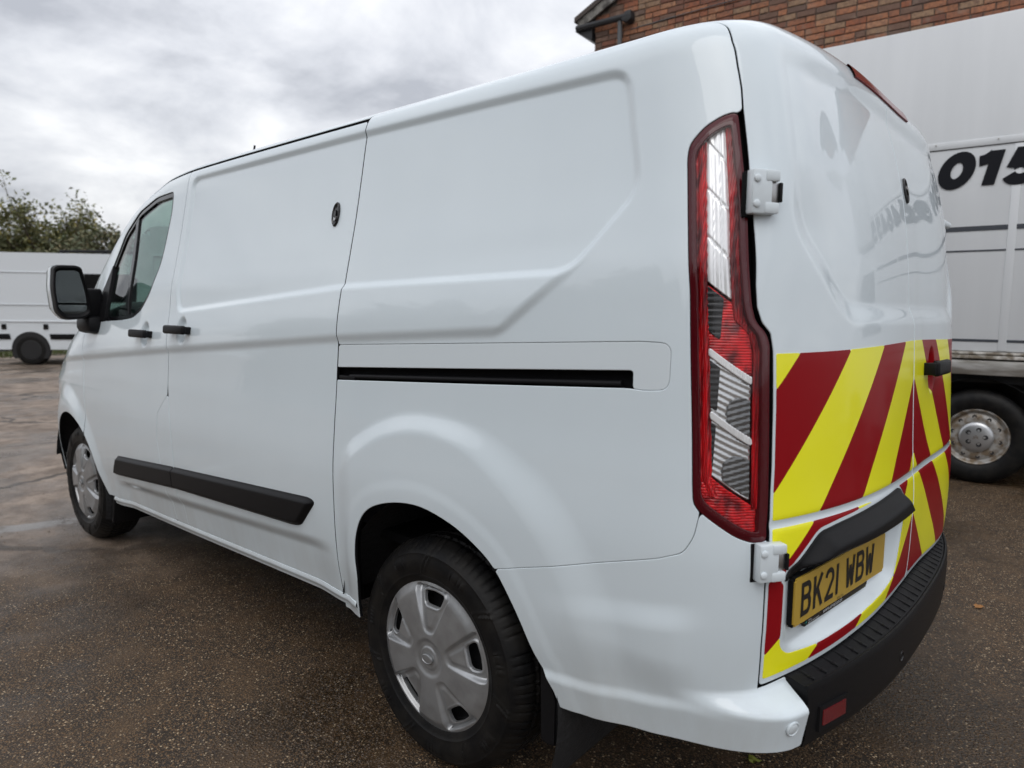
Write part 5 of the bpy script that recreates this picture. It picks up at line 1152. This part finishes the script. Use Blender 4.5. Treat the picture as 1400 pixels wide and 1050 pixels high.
# clipped hedge mass below the trees
nh = 26000; t = rng.random(nh); c = np.stack([34.5-7.5*t+rng.normal(0, .35, nh), 1.0-10.5*t+rng.normal(0, .35, nh), rng.random(nh)**.8*(2.9+.5*np.sin(t*23))], -1)
n = rng.normal(0, 1, (nh, 3)); n /= np.linalg.norm(n, axis=1, keepdims=True); a = np.cross(n, rng.normal(0, 1, (nh, 3))); a /= np.linalg.norm(a, axis=1, keepdims=True); b = np.cross(n, a); s = (.10*rng.uniform(.6, 1.4, nh))[:, None]
hg = link('hedge', np_mesh('hedge', np.stack([c-a*s, c-b*s*.6, c+a*s, c+b*s*.6], 1).reshape(-1, 3), np.arange(nh*4).reshape(-1, 4)), 'leaf_dark'); tag(hg, kind='stuff')
# tall hedgerow on the open side of the yard, behind the viewer (it shows in the paintwork)
nh = 20000; t = rng.random(nh); top = 6.2+1.3*np.sin(t*19)+.9*np.sin(t*47+1); c = np.stack([-8+38*t, 17.5+rng.normal(0, .8, nh), rng.random(nh)**.8*top], -1)
n = rng.normal(0, 1, (nh, 3)); n /= np.linalg.norm(n, axis=1, keepdims=True); a = np.cross(n, rng.normal(0, 1, (nh, 3))); a /= np.linalg.norm(a, axis=1, keepdims=True); b = np.cross(n, a); s = (.26*rng.uniform(.6, 1.4, nh))[:, None]
hg2 = link('hedge', np_mesh('hedge', np.stack([c-a*s, c-b*s*.6, c+a*s, c+b*s*.6], 1).reshape(-1, 3), np.arange(nh*4).reshape(-1, 4)), 'leaf_dark'); tag(hg2, kind='stuff')
leaf_mat('grass', [(.050, .075, .020), (.075, .10, .028), (.10, .105, .035)])
ng = 14000; c = np.stack([rng.uniform(18.6, 26, ng), rng.uniform(-9, 6, ng), np.zeros(ng)], -1); keep = (c[:, 0] > 20.6-.35*(c[:, 1]+2)+rng.normal(0, .25, ng)); c = c[keep]; ng = len(c)
a = rng.normal(0, 1, (ng, 3)); a[:, 2] = 0; a /= np.linalg.norm(a, axis=1, keepdims=True); tip = c+rng.normal(0, .04, (ng, 3)); tip[:, 2] = rng.uniform(.06, .20, ng)
gr = link('grass', np_mesh('grass', np.stack([c-a*.018, c+a*.018, tip], 1).reshape(-1, 3), np.arange(ng*3).reshape(-1, 3)), 'grass'); tag(gr, kind='stuff')
# loose grit on the tarmac
npb = 2600; cx_ = np.stack([rng.uniform(-2.4, 6.5, npb), rng.uniform(-3.2, 2.6, npb)], -1); sz_p = rng.uniform(.002, .0048, npb)*(1+1.2*(rng.random(npb) > .96))
oc = np.array([(1, 0, 0), (0, 1, 0), (-1, 0, 0), (0, -1, 0), (0, 0, .8), (0, 0, -.5)], float); fc = np.array([(0, 1, 4), (1, 2, 4), (2, 3, 4), (3, 0, 4), (1, 0, 5), (2, 1, 5), (3, 2, 5), (0, 3, 5)])
Vp = oc[None]*sz_p[:, None, None]*rng.uniform(.6, 1.3, (npb, 6, 3)); Vp[..., :2] += cx_[:, None, :]; Vp[..., 2] += sz_p[:, None]*.35
leaf_mat('grit', [(.10, .07, .045), (.28, .21, .14), (.16, .10, .055), (.42, .35, .27), (.07, .05, .035)])
gt = link('gravel', np_mesh('gravel', Vp.reshape(-1, 3), (fc[None]+6*np.arange(npb)[:, None, None]).reshape(-1, 3)), 'grit'); tag(gt, kind='stuff')
m = mat('leaf_orange', (.30, .13, .03), .6); m = mat('leaf_yellow', (.22, .24, .04), .6)
def fallen(x_, y_, s, rz, m, label):
    k = 12; ol = [(s*(1+.35*math.cos(5*q*2*math.pi/k/1.0))*math.cos(2*math.pi*q/k), s*.7*(1+.3*math.cos(5*q*2*math.pi/k))*math.sin(2*math.pi*q/k)) for q in range(k)]
    V_ = [(0, 0, .008)]+[(a, b, .004+.010*random.random()) for a, b in ol]; o = raw('fallen_leaf', V_, [(0, i+1, (i+1) % k+1) for i in range(k)], m); o.location = (x_, y_, 0); o.rotation_euler = (0, 0, rz); tag(o, label, 'leaf', 'fallen leaves'); return o
fallen(.30, .30, .022, .4, 'leaf_yellow', 'yellow-green leaf on the ground under the near van bumper'); fallen(-.05, -1.45, .022, 1.0, 'leaf_orange', 'orange leaf on the tarmac right of the near van bumper')
